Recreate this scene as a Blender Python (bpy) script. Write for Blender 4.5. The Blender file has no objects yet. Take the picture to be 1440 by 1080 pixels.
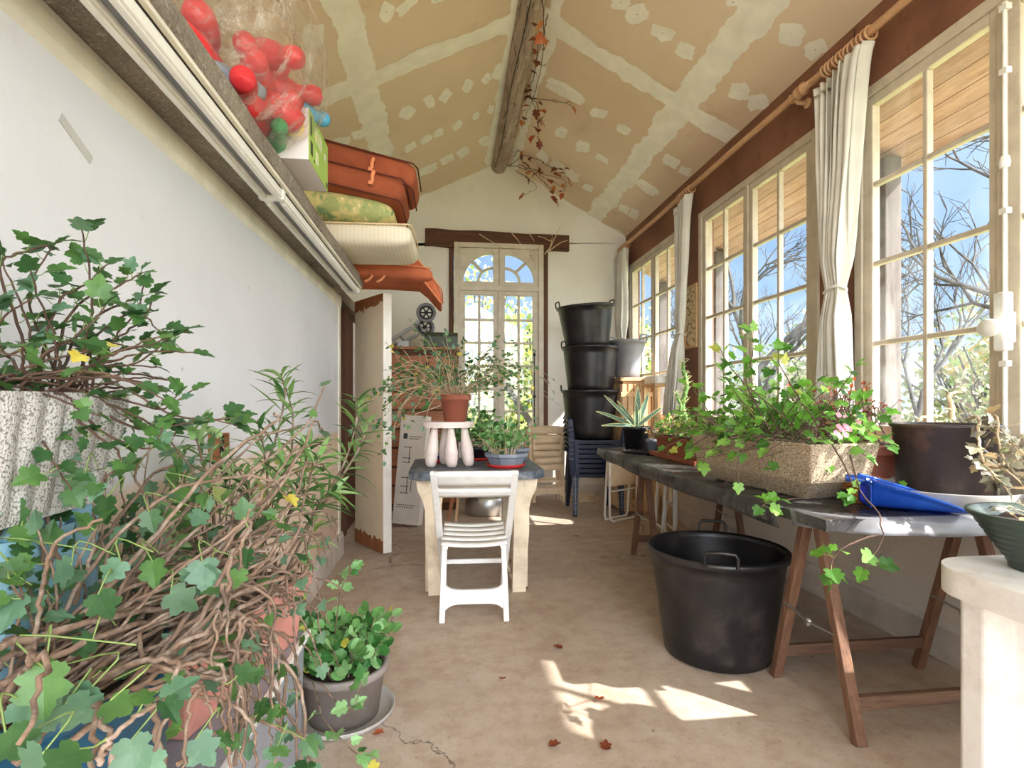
import bpy, math, random
from mathutils import Vector, Matrix, noise
C = bpy.context.scene.collection
PI = math.pi
V = Vector
# ------------------------------------------------------------------ camera model (metres; +Y runs along the room)
FPX, CAMH, YAW = 760.0, 1.15, math.atan(92/760)
cY, sY = math.cos(YAW), math.sin(YAW)
def ray(u, v):
    a = (u-720)/FPX
    return V((a*cY+sY, cY-a*sY, (565-v)/FPX))
def at(u, v, d):                       # point seen at a pixel of the photograph, d metres deep
    return V((0, 0, CAMH)) + ray(u, v)*d
def on_plane(u, v, side):              # point of the sloping ceiling
    r = ray(u, v); k = -.545 if side == 'R' else .49
    return V((0, 0, CAMH)) + r*((4.05-k*.65-CAMH)/(r.z-k*r.x))

# ------------------------------------------------------------------ mesh helper
class MB:
    def __init__(s): s.v=[]; s.f=[]; s.m=[]; s.s=[]
    def add(s, vs, fs, mi=0, sm=False, M=None):
        b=len(s.v)
        for p in vs:
            p=V(p); s.v.append(M@p if M else p)
        for f in fs: s.f.append([b+i for i in f]); s.m.append(mi); s.s.append(sm)
        return s
    def box(s, x0,x1,y0,y1,z0,z1, mi=0, M=None, taper=None):
        vs=[(x,y,z) for z in (z0,z1) for x,y in ((x0,y0),(x1,y0),(x1,y1),(x0,y1))]
        if taper:
            cx,cy=(x0+x1)/2,(y0+y1)/2
            vs=[(cx+(x-cx)*taper[0],cy+(y-cy)*taper[1],z) if i<4 else (x,y,z) for i,(x,y,z) in enumerate(vs)]
        return s.add(vs,[(3,2,1,0),(4,5,6,7),(0,1,5,4),(1,2,6,5),(2,3,7,6),(3,0,4,7)],mi,False,M)
    def bar(s, a, b, w, h, mi=0, up=(0,0,1)):            # rectangular bar from a to b
        a,b=V(a),V(b); z=(b-a); L=z.length; z.normalize(); u=V(up)
        if abs(z.dot(u))>.98: u=V((0,1,0))
        x=u.cross(z).normalized(); y=z.cross(x)
        M=Matrix((x,y,z)).transposed().to_4x4(); M.translation=a
        return s.box(-w/2,w/2,-h/2,h/2,0,L,mi,M)
    def prism(s, poly, a, b, axis='Z', mi=0, M=None, sm=False):   # polygon extruded along an axis from a to b
        def q(p,t): return {'Z':(p[0],p[1],t),'Y':(p[0],t,p[1]),'X':(t,p[0],p[1])}[axis]
        n=len(poly); vs=[q(p,a) for p in poly]+[q(p,b) for p in poly]
        s.add(vs,[tuple(range(n))[::-1],tuple(range(n,2*n))],mi,False,M)
        return s.add(vs,[(i,(i+1)%n,n+(i+1)%n,n+i) for i in range(n)],mi,sm,M)
    def tube(s, pts, r, n=8, mi=0, closed=False, M=None, sm=True):
        pts=[V(p) for p in pts]; k=len(pts)
        if k<2: return s
        R=r if isinstance(r,(list,tuple)) else [r]*k
        vs=[]; nrm=None
        for i,p in enumerate(pts):
            t=(pts[(i+1)%k] if (closed or i<k-1) else p)-(pts[i-1] if (closed or i>0) else p)
            if t.length<1e-9: t=V((0,0,1))
            t.normalize()
            if nrm is None:
                nrm=t.orthogonal().normalized()
            nrm=nrm-t*nrm.dot(t)
            if nrm.length<1e-6: nrm=t.orthogonal()
            nrm.normalize(); bn=t.cross(nrm)
            for j in range(n):
                a=2*PI*j/n; vs.append(p+(nrm*math.cos(a)+bn*math.sin(a))*R[i])
        fs=[]
        for i in range(k if closed else k-1):
            i2=(i+1)%k
            for j in range(n): fs.append((i*n+j,i*n+(j+1)%n,i2*n+(j+1)%n,i2*n+j))
        s.add(vs,fs,mi,sm,M)
        if not closed:
            s.add(vs,[tuple(range(n))[::-1],tuple(range((k-1)*n,k*n))],mi,False,M)
        return s
    def lathe(s, prof, n=32, c=(0,0,0), mi=0, M=None, sm=True, sx=1, sy=1, facet=False):
        vs=[]; k=len(prof)
        for r,z in prof:
            for j in range(n):
                a=2*PI*(j+.5)/n; vs.append((c[0]+r*sx*math.cos(a),c[1]+r*sy*math.sin(a),c[2]+z))
        fs=[(i*n+j,i*n+(j+1)%n,(i+1)*n+(j+1)%n,(i+1)*n+j) for i in range(k-1) for j in range(n)]
        s.add(vs,fs,mi,sm and not facet,M)
        if prof[0][0]>1e-6: s.add(vs,[tuple(range(n))[::-1]],mi,False,M)
        if prof[-1][0]>1e-6: s.add(vs,[tuple(range((k-1)*n,k*n))],mi,False,M)
        return s
    def grid(s, fn, nu, nv, mi=0, closeu=False, sm=True, M=None):
        vs=[fn(i/nu,j/nv) for i in range(nu if closeu else nu+1) for j in range(nv+1)]
        w=nv+1; fs=[]
        for i in range(nu):
            i2=(i+1)%nu if closeu else i+1
            for j in range(nv): fs.append((i*w+j,i2*w+j,i2*w+j+1,i*w+j+1))
        return s.add(vs,fs,mi,sm,M)
    def cushion(s, sx,sy,sz, M=None, mi=0, e=.28, deform=None, puff=.0):  # rounded slab
        def sp(x,p): return math.copysign(abs(x)**p,x)
        def fn(i,j):
            a=-PI+2*PI*i; b=-PI/2+PI*j
            x=sp(math.cos(b),e)*sp(math.cos(a),e*.7); y=sp(math.cos(b),e)*sp(math.sin(a),e*.7); z=sp(math.sin(b),.75)
            k=1+puff*(1-x*x)*(1-y*y)
            p=V((x*sx/2,y*sy/2,z*sz/2*k))
            return deform(p) if deform else p
        return s.grid(fn,48,20,mi,True,True,M)
    def build(s, name, mats, parent=None, bevel=0, seg=2, sub=0, solid=0, auto=True):
        off=V((0,0,0))
        if parent is not None:
            q=parent
            while q is not None: off+=q.location; q=q.parent
        me=bpy.data.meshes.new(name)
        me.from_pydata([p-off for p in s.v],[],s.f)
        if not isinstance(mats,(list,tuple)): mats=[mats]
        for m in mats: me.materials.append(m)
        me.polygons.foreach_set('material_index',s.m)
        me.polygons.foreach_set('use_smooth',s.s)
        me.update()
        o=bpy.data.objects.new(name,me); C.objects.link(o)
        if parent is not None: o.parent=parent
        if solid:
            md=o.modifiers.new('Solid','SOLIDIFY'); md.thickness=solid; md.offset=0
        if sub:
            md=o.modifiers.new('Sub','SUBSURF'); md.levels=sub; md.render_levels=sub
        if bevel:
            md=o.modifiers.new('Bevel','BEVEL'); md.width=bevel; md.segments=seg; md.limit_method='ANGLE'; md.angle_limit=math.radians(40)
        return o
def rot(z=0,x=0,y=0,t=(0,0,0)):
    M=Matrix.Rotation(z,4,'Z')@Matrix.Rotation(x,4,'X')@Matrix.Rotation(y,4,'Y'); M.translation=V(t); return M
def tag(o,label=None,cat=None,group=None,kind=None):
    if label: o['label']=label
    if cat: o['category']=cat
    if group: o['group']=group
    if kind: o['kind']=kind
    return o
def thing(name,label,cat,loc=(0,0,0),group=None):
    o=bpy.data.objects.new(name,None); C.objects.link(o); o.location=loc; o.empty_display_size=.05
    return tag(o,label,cat,group)
def struct(o): o['kind']='structure'; return o
def copy_tree(o,parent=None):
    c=o.copy(); C.objects.link(c)
    if parent is not None: c.parent=parent
    for ch in list(o.children): copy_tree(ch,c)
    return c

# ------------------------------------------------------------------ materials
def lin(c): return tuple((x/255/12.92 if x/255<=.04045 else ((x/255+.055)/1.055)**2.4) for x in c)+(1,)
class N:
    def __init__(s,name):
        s.mat=bpy.data.materials.new(name); s.mat.use_nodes=True; s.t=s.mat.node_tree
        s.t.nodes.clear(); s.out=s.n('ShaderNodeOutputMaterial'); s.co=s.n('ShaderNodeTexCoord').outputs['Object']
    def n(s,k,**kw):
        d=s.t.nodes.new(k)
        for a,b in kw.items(): setattr(d,a,b)
        return d
    def l(s,a,b): s.t.links.new(a,b)
    def val(s,d,i,x):
        if hasattr(x,'is_linked'): s.l(x,d.inputs[i])
        else: d.inputs[i].default_value=x
    def mp(s,scale=(1,1,1),rot=(0,0,0),co=None):
        m=s.n('ShaderNodeMapping'); s.l(co or s.co,m.inputs[0]); m.inputs['Scale'].default_value=scale; m.inputs['Rotation'].default_value=rot
        return m.outputs[0]
    def noise(s,scale,detail=4,rough=.55,co=None,out='Fac'):
        d=s.n('ShaderNodeTexNoise'); s.l(co or s.co,d.inputs['Vector']); d.inputs['Scale'].default_value=scale
        d.inputs['Detail'].default_value=detail; d.inputs['Roughness'].default_value=rough; return d.outputs[out]
    def vor(s,scale,feature='F1',co=None,out='Distance',rnd=1):
        d=s.n('ShaderNodeTexVoronoi',feature=feature); s.l(co or s.co,d.inputs['Vector']); d.inputs['Scale'].default_value=scale
        d.inputs['Randomness'].default_value=rnd; return d.outputs[out]
    def wave(s,scale,dist=2,co=None,dirn='X',detail=2,typ='BANDS'):
        d=s.n('ShaderNodeTexWave',wave_type=typ); 
        if typ=='BANDS': d.bands_direction=dirn
        s.l(co or s.co,d.inputs['Vector']); d.inputs['Scale'].default_value=scale; d.inputs['Distortion'].default_value=dist; d.inputs['Detail'].default_value=detail
        return d.outputs['Fac']
    def ramp(s,x,stops):
        d=s.n('ShaderNodeValToRGB'); s.l(x,d.inputs[0]); r=d.color_ramp
        while len(r.elements)<len(stops): r.elements.new(.5)
        for e,(p,c) in zip(r.elements,stops): e.position=p; e.color=c if len(c)==4 else lin(c)
        return d.outputs[0]
    def thr(s,x,a,b):
        d=s.n('ShaderNodeMapRange'); s.val(d,0,x); d.inputs[1].default_value=a; d.inputs[2].default_value=b; return d.outputs[0]
    def math(s,op,a,b=0):
        d=s.n('ShaderNodeMath',operation=op); s.val(d,0,a); s.val(d,1,b); return d.outputs[0]
    def mix(s,f,a,b,mode='MIX'):
        d=s.n('ShaderNodeMix',data_type='RGBA',blend_type=mode); s.val(d,0,f)
        s.val(d,6,a if hasattr(a,'is_linked') or len(a)==4 else lin(a)); s.val(d,7,b if hasattr(b,'is_linked') or len(b)==4 else lin(b)); return d.outputs[2]
    def pbsdf(s,col,rough=.6,metal=0,bump=None,bs=.2,bd=.01,spec=.5,**kw):
        p=s.n('ShaderNodeBsdfPrincipled'); s.val(p,'Base Color',col if hasattr(col,'is_linked') or len(col)==4 else lin(col))
        s.val(p,'Roughness',rough); s.val(p,'Metallic',metal); p.inputs['Specular IOR Level'].default_value=spec
        for k,x in kw.items(): s.val(p,k.replace('_',' '),x)
        if bump is not None:
            b=s.n('ShaderNodeBump'); b.inputs['Strength'].default_value=bs; b.inputs['Distance'].default_value=bd
            s.l(bump,b.inputs['Height']); s.l(b.outputs[0],p.inputs['Normal'])
        return p.outputs[0]
    def fin(s,sh): s.l(sh,s.out.inputs[0]); return s.mat
def plain(name,c,rough=.6,var=.12,sc=6,bump=.15,bsc=60,metal=0,dirt_or_glint=None,dsc=3,da=.45,spec=.5):
    m=N(name); c2=tuple(min(255,x*(1+var)) for x in c); c1=tuple(x*(1-var) for x in c)
    col=m.mix(m.thr(m.noise(sc,5),.3,.7),c1,c2)
    if dirt_or_glint: col=m.mix(m.math('MULTIPLY',m.thr(m.noise(dsc,8,.7),.5,.72),da),col,dirt_or_glint)
    return m.fin(m.pbsdf(col,rough,metal,m.noise(bsc,3) if bump else None,bump,.004,spec))
def wood(name,c1,c2,axis='Y',rough=.6,sc=1,knots=False):
    m=N(name); st={'X':(1.2,14,14),'Y':(14,1.2,14),'Z':(14,14,1.2)}[axis]
    co=m.mp(tuple(x*sc for x in st))
    g=m.noise(2.2,8,.65,co); f=m.noise(9,3,.6,co)
    col=m.mix(m.thr(g,.3,.7),c1,c2); col=m.mix(m.math('MULTIPLY',m.thr(f,.52,.7),.5),col,tuple(x*.55 for x in c1))
    return m.fin(m.pbsdf(col,rough,0,g,.35,.004))
M={}
def make_mats():
    # floor: beige concrete, stains, cracks
    m=N('concrete_floor'); a=m.noise(1.3,8,.62); b=m.noise(9,8,.7); d=m.noise(70,3,.6)
    col=m.mix(m.thr(a,.35,.65),(176,158,140),(198,182,165)); col=m.mix(m.math('MULTIPLY',m.thr(b,.42,.66),.5),col,(150,120,98))
    col=m.mix(m.math('MULTIPLY',m.thr(d,.6,.7),.45),col,(122,98,80))
    w=m.noise(2.4,6,.7,out='Color'); va=m.n('ShaderNodeVectorMath',operation='MULTIPLY_ADD'); m.l(w,va.inputs[0]); va.inputs[1].default_value=(.45,.45,0); m.l(m.co,va.inputs[2])
    cr=m.vor(.42,'DISTANCE_TO_EDGE',va.outputs[0]); ck=m.math('MULTIPLY',m.math('SUBTRACT',1,m.thr(cr,.0008,.0035)),m.thr(m.noise(.9,2),.47,.52))
    col=m.mix(m.math('MULTIPLY',ck,.7),col,(70,55,45))
    sp=m.math('MULTIPLY',m.math('SUBTRACT',1,m.thr(m.vor(7),.03,.06)),m.thr(m.noise(2,2),.5,.55)); col=m.mix(m.math('MULTIPLY',sp,.75),col,(84,66,54)); sm_=m.noise(3.5,9,.75); col=m.mix(m.math('MULTIPLY',m.thr(sm_,.55,.7),.35),col,(206,198,190)); h=m.math('SUBTRACT',m.math('ADD',m.math('MULTIPLY',b,.5),m.math('MULTIPLY',d,.3)),ck)
    M['floor']=m.fin(m.pbsdf(col,.75,0,h,.35,.006))
    def plaster(name,c1,c2,stain,low=None,edge=None):
        m=N(name); a=m.noise(.9,6,.6); b=m.noise(7,7,.65)
        col=m.mix(m.thr(a,.35,.65),c1,c2); col=m.mix(m.math('MULTIPLY',m.thr(b,.6,.75),.3),col,stain)
        sp=m.vor(5.5,'F1',out='Distance'); col=m.mix(m.math('MULTIPLY',m.math('SUBTRACT',1,m.thr(sp,.02,.05)),.5),col,(120,110,100))
        if low:
            x=m.n('ShaderNodeSeparateXYZ'); m.l(m.co,x.inputs[0])
            z=m.math('ADD',x.outputs[2],m.math('MULTIPLY',m.math('SUBTRACT',m.noise(1.6,3),.5),low[1]))
            col=m.mix(m.math('SUBTRACT',1,m.thr(z,low[0]-.02,low[0]+.02)),col,low[2])
        return m.fin(m.pbsdf(col,.85,0,b,.25,.012))
    M['wall_left']=plaster('white_distemper_plaster',(206,206,208),(218,218,220),(178,174,168),(.93,.06,(218,194,172)))
    M['wall_back']=plaster('cream_lime_plaster',(224,219,206),(236,232,222),(196,186,166))
    M['wall_low']=plaster('grey_white_plaster',(214,204,190),(228,220,208),(168,150,128))
    M['base']=plain('skirting_render',(206,198,190),.8,.08,4,.3,40,dirt_or_glint=(150,135,118))
    M['cream_band']=plain('cream_painted_band',(226,220,204),.8,.06,5,.1)
    m=N('terracotta_paint'); a=m.noise(2.2,7,.62); b=m.noise(16,4)
    col=m.mix(m.thr(a,.3,.7),(112,72,54),(148,100,76)); col=m.mix(m.math('MULTIPLY',m.thr(b,.58,.75),.4),col,(92,46,30))
    M['terracotta_wall']=m.fin(m.pbsdf(col,.7,0,b,.15,.004))
    # ceiling board and its joint filler
    m=N('plasterboard_brown_paper'); a=m.noise(.8,6,.6); b=m.noise(22,4)
    col=m.mix(m.thr(a,.35,.68),(225,202,174),(235,215,190)); col=m.mix(m.math('MULTIPLY',m.thr(m.noise(1.7,8,.7),.56,.75),.5),col,(184,154,124))
    M['board']=m.fin(m.pbsdf(col,.85,0,b,.08,.003))
    M['filler']=plain('joint_filler',(248,244,232),.85,.03,7,.3,30,dirt_or_glint=(232,220,196),dsc=5,da=.4)
    m=N('log_bark'); co=m.mp((14,1.6,14)); g=m.noise(2,8,.7,co); f=m.noise(14,6,.7)
    col=m.mix(m.thr(g,.3,.7),(150,130,116),(204,186,168)); col=m.mix(m.thr(f,.56,.7),col,(216,200,178)); col=m.mix(m.math('MULTIPLY',m.thr(m.noise(3,5,.7,co),.56,.62),.7),col,(72,50,42))
    M['bark']=m.fin(m.pbsdf(col,.85,0,g,.9,.02))
    M['oldwood']=wood('dark_old_oak',(72,42,26),(104,64,40),'X',.75)
    M['oldwood_v']=wood('dark_old_oak_upright',(78,46,30),(104,66,44),'Z',.75)
    # rough concrete ledge
    m=N('rough_concrete'); a=m.noise(3,9,.7); b=m.vor(70); d=m.noise(.9,4)
    col=m.mix(m.thr(a,.35,.65),(136,124,110),(182,170,154)); col=m.mix(m.math('MULTIPLY',m.thr(m.noise(45,3),.58,.68),.6),col,(206,194,176)); col=m.mix(m.math('MULTIPLY',m.thr(d,.5,.7),.4),col,(96,80,66)); pb=m.noise(120,3,.7); col=m.mix(m.math('MULTIPLY',m.thr(pb,.6,.66),.6),col,(222,214,200)); col=m.mix(m.math('MULTIPLY',m.thr(pb,.42,.36),.6),col,(92,80,68))
    M['rconcrete']=m.fin(m.pbsdf(col,.9,0,m.math('ADD',a,m.math('MULTIPLY',pb,.6)),1,.03))
    m=N('speckled_concrete'); d=m.noise(210,2,.5); e=m.noise(150,2)
    col=m.mix(m.thr(m.noise(2.5,4),.3,.7),(166,146,120),(186,166,140)); col=m.mix(m.thr(d,.52,.60),col,(104,86,68)); col=m.mix(m.thr(e,.62,.7),col,(232,220,200))
    M['trough']=m.fin(m.pbsdf(col,.9,0,d,.5,.006))
    m=N('grey_pebbled_concrete'); d=m.noise(260,2,.5)
    col=m.mix(m.thr(m.noise(3,4),.3,.7),(176,172,166),(202,198,192)); col=m.mix(m.thr(d,.52,.6),col,(128,124,118))
    M['ribtrough']=m.fin(m.pbsdf(col,.9,0,d,.6,.006))
    M['frame']=plain('cream_window_paint',(202,191,172),.5,.05,8,.12,50,dirt_or_glint=(160,142,120),dsc=7,da=.5)
    M['white_paint']=plain('white_metal_paint',(238,236,230),.4,.03,8,.05,dirt_or_glint=(180,170,155),dsc=9,da=.4)
    m=N('window_glass'); t=m.n('ShaderNodeBsdfTransparent'); g=m.n('ShaderNodeBsdfGlossy'); g.inputs['Roughness'].default_value=.03
    df=m.n('ShaderNodeBsdfTranslucent'); df.inputs[0].default_value=(.9,.9,.9,1)
    x=m.n('ShaderNodeMixShader'); x.inputs[0].default_value=.05; m.l(t.outputs[0],x.inputs[1]); m.l(g.outputs[0],x.inputs[2])
    y=m.n('ShaderNodeMixShader'); m.l(m.math('MULTIPLY',m.thr(m.noise(4,8,.7),.4,.8),.06),y.inputs[0]); m.l(x.outputs[0],y.inputs[1]); m.l(df.outputs[0],y.inputs[2])
    M['glass']=m.fin(y.outputs[0])
    m=N('clear_bag_film'); t=m.n('ShaderNodeBsdfTransparent'); t.inputs[0].default_value=(.96,.94,.9,1); p=m.pbsdf((236,228,214),.15,0,m.noise(12,6,.75),1.0,.06)
    x=m.n('ShaderNodeMixShader'); f=m.math('ADD',.12,m.math('MULTIPLY',m.thr(m.noise(7,7,.75,m.mp((1,2.2,.7),(.6,.4,0))),.5,.68),.5)); m.l(f,x.inputs[0]); m.l(t.outputs[0],x.inputs[1]); m.l(p,x.inputs[2])
    M['film']=m.fin(x.outputs[0])
    m=N('brownish_bag_film'); t=m.n('ShaderNodeBsdfTransparent'); t.inputs[0].default_value=(.92,.84,.72,1); p=m.pbsdf((206,182,150),.3,0,m.noise(14,5,.7),.9,.03)
    x=m.n('ShaderNodeMixShader'); f=m.math('ADD',.3,m.math('MULTIPLY',m.thr(m.noise(7,6,.7),.45,.75),.4)); m.l(f,x.inputs[0]); m.l(t.outputs[0],x.inputs[1]); m.l(p,x.inputs[2])
    M['film2']=m.fin(x.outputs[0])
    M['blackplastic']=plain('black_tub_plastic',(27,25,27),.36,.2,5,.12,30,dirt_or_glint=(84,74,70),dsc=6,da=.5)
    M['greyplastic']=plain('weathered_grey_plastic',(120,120,124),.5,.1,5,.1,30,dirt_or_glint=(80,76,74))
    M['navy']=plain('navy_chair_plastic',(22,29,54),.35,.15,6,.05,40)
    M['whiteplastic']=plain('white_chair_plastic',(236,234,231),.45,.04,6,.08,40,dirt_or_glint=(168,150,130),dsc=6,da=.45)
    M['dirtyplastic']=plain('dirty_cream_plastic',(222,204,178),.55,.08,5,.1,40,dirt_or_glint=(146,116,86),dsc=4,da=.6)
    M['beigeplastic']=plain('beige_chair_plastic',(222,196,160),.55,.06,5,.1,40,dirt_or_glint=(160,130,98),dsc=4,da=.4)
    M['slate']=plain('slate_blue_tabletop',(72,80,92),.5,.14,8,.2,40,dirt_or_glint=(168,166,164),dsc=16,da=.7)
    m=N('black_vinyl_sheet'); col=m.mix(m.thr(m.noise(5,7,.7),.42,.68),(36,35,36),(74,72,72)); col=m.mix(m.math('MULTIPLY',m.thr(m.noise(38,4,.7),.55,.68),.4),col,(150,140,130))
    M['vinyl']=m.fin(m.pbsdf(col,m.thr(m.noise(6,4),.2,.9),0,m.noise(30,5),.25,.006))
    M['vinylglare']=plain('glare_grey_vinyl',(112,112,116),.32,.12,7,.2,30,dirt_or_glint=(160,160,162),dsc=9,da=.6)  # lighter grey paints sun glare into the end flap colour
    M['trestle']=wood('trestle_brown_wood',(92,62,46),(134,98,74),'Z',.65)
    M['trestle_x']=wood('trestle_brown_rail',(86,62,48),(122,92,72),'X',.7)
    M['steel']=plain('steel',(190,188,184),.35,.08,8,.05,metal=.85)
    M['cabinet']=wood('orange_brown_cabinet_wood',(136,82,50),(176,112,70),'X',.55)
    M['tanwood']=wood('tan_slat_wood',(200,160,112),(226,190,144),'Z',.6)
    M['rodwood']=wood('varnished_rod_wood',(196,148,110),(220,178,138),'Y',.45)
    M['plank']=None
    m=N('pine_soffit_planks'); x=m.n('ShaderNodeSeparateXYZ'); m.l(m.co,x.inputs[0])
    k=m.math('MULTIPLY',x.outputs[0],11.0); fr=m.math('FRACT',k); fl=m.math('FLOOR',k)
    cv=m.n('ShaderNodeCombineXYZ'); m.l(fl,cv.inputs[0]); wn=m.n('ShaderNodeTexWhiteNoise'); m.l(cv.outputs[0],wn.inputs['Vector'])
    g=m.noise(2.2,7,.65,m.mp((16,1.3,16))); col=m.mix(m.thr(g,.3,.7),(172,134,116),(212,178,158)); col=m.mix(m.math('MULTIPLY',wn.outputs['Value'],.55),col,(150,124,116)); col=m.mix(m.math('MULTIPLY',m.thr(m.noise(6,6,.7,m.mp((9,.8,9))),.55,.68),.6),col,(120,86,70))
    col=m.mix(m.math('LESS_THAN',fr,.06),col,(110,72,52)); M['plank']=m.fin(m.pbsdf(col,.65,0,g,.15,.004))
    M['orange']=plain('orange_canvas',(190,106,74),.85,.1,5,.35,90,dirt_or_glint=(166,80,50),dsc=7,da=.4,spec=.2)
    M['rust']=plain('rust_orange_canvas',(150,80,54),.85,.12,5,.35,90,dirt_or_glint=(126,56,36),dsc=6,da=.5,spec=.2)
    M['orange_pipe']=plain('orange_piping',(224,140,96),.7,.05,5,0)
    M['dark_pipe']=plain('dark_brown_piping',(92,36,22),.8,.05,5,0)
    m=N('yellow_green_floral_fabric'); a=m.noise(9,3,.6); col=m.mix(m.thr(a,.46,.56),(206,192,130),(158,166,106)); col=m.mix(m.thr(m.noise(15,3),.6,.68),col,(104,140,98)); col=m.mix(m.thr(m.noise(21,3),.66,.72),col,(240,226,180))
    M['floral']=m.fin(m.pbsdf(col,.85,0,m.noise(60,3),.3,.004))
    m=N('cream_quilted_fabric'); col=m.mix(m.thr(m.noise(4,3),.3,.7),(214,200,176),(232,222,202)); col=m.mix(m.math('MULTIPLY',m.thr(m.wave(14,1,None,'X'),.85,1),.3),col,(176,160,134))
    M['cream']=m.fin(m.pbsdf(col,.85,0,m.noise(80,3),.3,.004))
    M['curtain']=plain('off_white_curtain_cloth',(214,211,203),.9,.05,5,.3,120,dirt_or_glint=(206,198,182),dsc=4,da=.4,spec=.2)
    m=N('card_white'); M['card']=plain('white_card',(226,216,204),.7,.05,4,.05)
    M['cardlav']=plain('pale_lavender_card',(214,206,206),.7,.04,4,.05)
    M['cardgreen']=plain('lime_green_print',(164,196,96),.55,.04,4,.05)
    M['ink']=plain('dark_ink',(58,54,50),.7,.05,4,0)
    M['inkgrey']=plain('grey_ink',(120,116,110),.7,.05,4,0)
    for k,c in dict(red=(206,48,56),toyblue=(84,164,204),toyyellow=(232,206,110),toygreen=(64,150,92)).items(): M[k]=plain('toy_'+k,c,.35,.06,4,.05)
    M['saucer_red']=plain('red_saucer_plastic',(206,52,48),.45,.08,5,.05)
    M['octgrey']=plain('grey_blue_pot_plastic',(120,128,142),.5,.08,6,.1,dirt_or_glint=(176,176,178),dsc=5,da=.4)
    M['terracotta']=plain('terracotta_clay',(160,90,68),.75,.1,5,.2,50,dirt_or_glint=(122,66,50),dsc=5,da=.5)
    M['pinkterra']=plain('pink_terracotta_plastic',(190,112,96),.65,.08,5,.15,dirt_or_glint=(140,74,62),dsc=8,da=.5)
    M['rosyterra']=plain('faded_rose_terracotta',(196,134,120),.8,.1,7,.25,40,dirt_or_glint=(150,96,84),dsc=9,da=.6)
    M['teal']=plain('teal_glazed_pot',(24,78,106),.35,.16,4,.15,20,dirt_or_glint=(12,46,66))
    M['lightblue']=plain('pale_blue_canister_plastic',(150,196,216),.4,.05,4,.05)
    m=N('cobalt_blue_translucent_plastic'); p=m.pbsdf(m.mix(m.thr(m.noise(5,4),.4,.6),(30,76,168),(48,104,204)),.25); tl=m.n('ShaderNodeBsdfTranslucent'); tl.inputs[0].default_value=lin((40,110,220))
    x=m.n('ShaderNodeMixShader'); x.inputs[0].default_value=.35; m.l(p,x.inputs[1]); m.l(tl.outputs[0],x.inputs[2]); M['cobalt']=m.fin(x.outputs[0])
    M['brownbucket']=plain('soil_stained_bucket_plastic',(58,48,46),.45,.2,5,.3,40,dirt_or_glint=(122,88,68),dsc=5,da=.75)
    M['zinc']=plain('grey_zinc_dish',(176,172,166),.5,.08,6,.2,dirt_or_glint=(130,120,108),dsc=6,da=.5)
    M['greybench']=plain('grey_storage_box_plastic',(150,152,160),.5,.06,5,.08,dirt_or_glint=(112,108,106),dsc=5,da=.5)
    M['darkgreen']=plain('dark_green_pot_plastic',(52,66,58),.4,.1,6,.1,dirt_or_glint=(96,104,92))
    M['darkgreenbox']=plain('dark_green_painted_tin',(58,66,54),.5,.1,6,.1)
    M['taupe']=plain('taupe_plastic_pot',(142,132,126),.5,.06,6,.08,dirt_or_glint=(98,80,64),dsc=4,da=.6)
    M['soil']=plain('potting_soil',(58,44,36),.95,.3,30,.9,40)
    M['doorpaint']=plain('beige_door_paint',(222,204,176),.6,.05,3,.1,40,dirt_or_glint=(180,156,128),dsc=3,da=.4)
    M['dooredge']=plain('white_door_edge',(240,234,224),.6,.04,6,.1,dirt_or_glint=(196,180,160),dsc=8,da=.4)
    M['bareply']=wood('bare_brown_ply',(126,74,40),(168,108,66),'Z',.8)
    M['greymetal']=plain('grey_painted_tube',(168,170,172),.4,.05,6,.05,metal=.3)
    M['tyre']=plain('black_rubber',(30,30,32),.7,.1,8,.1)
    M['coir']=plain('orange_brown_coir',(176,108,52),.95,.25,20,.3)
    def leafm(name,c1,c2,tr=.35):
        m=N(name); col=m.mix(m.thr(m.noise(9,3),.35,.65),c1,c2); col=m.mix(m.math('MULTIPLY',m.thr(m.noise(60,3),.5,.7),.25),col,tuple(min(255,x*1.25) for x in c2))
        p=m.pbsdf(col,.42,0,m.noise(90,2),.15,.002); t=m.n('ShaderNodeBsdfTranslucent'); m.l(col,t.inputs[0])
        x=m.n('ShaderNodeMixShader'); x.inputs[0].default_value=tr; m.l(p,x.inputs[1]); m.l(t.outputs[0],x.inputs[2]); return m.fin(x.outputs[0])
    M['leaf']=[leafm('leaf_mid_green',(66,106,52),(94,134,68)),leafm('leaf_grey_green',(86,124,94),(114,150,118)),leafm('leaf_dark_green',(46,84,46),(74,112,62)),leafm('leaf_yellow',(206,186,66),(228,214,110))]
    M['leafbright']=[leafm('leaf_bright_green',(92,150,50),(128,186,72),.5),leafm('leaf_fresh_green',(120,172,70),(156,204,98),.5),leafm('leaf_deep_green',(66,116,44),(92,142,60),.5),leafm('leaf_lime_yellow',(206,210,90),(226,226,130),.5)]
    M['leaftall']=[leafm('lance_leaf_green',(100,142,76),(132,172,100)),leafm('lance_leaf_pale',(136,172,108),(168,196,136)),leafm('lance_leaf_dark',(62,104,54),(84,126,66)),leafm('lance_leaf_olive',(140,150,72),(170,178,100))]
    M['leafgrey']=[leafm('dry_grey_leaf',(140,136,110),(176,172,146)),leafm('dry_tan_leaf',(160,136,98),(192,168,126)),leafm('dry_dark_leaf',(84,76,60),(112,100,80)),leafm('dry_olive_leaf',(120,124,88),(150,152,112))]
    M['leafred']=[leafm('russet_leaf',(150,70,34),(190,98,52)),leafm('brown_leaf',(116,58,34),(150,80,48)),leafm('dark_russet_leaf',(104,48,30),(130,66,40)),leafm('copper_leaf',(196,116,64),(210,140,86))]
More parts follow.
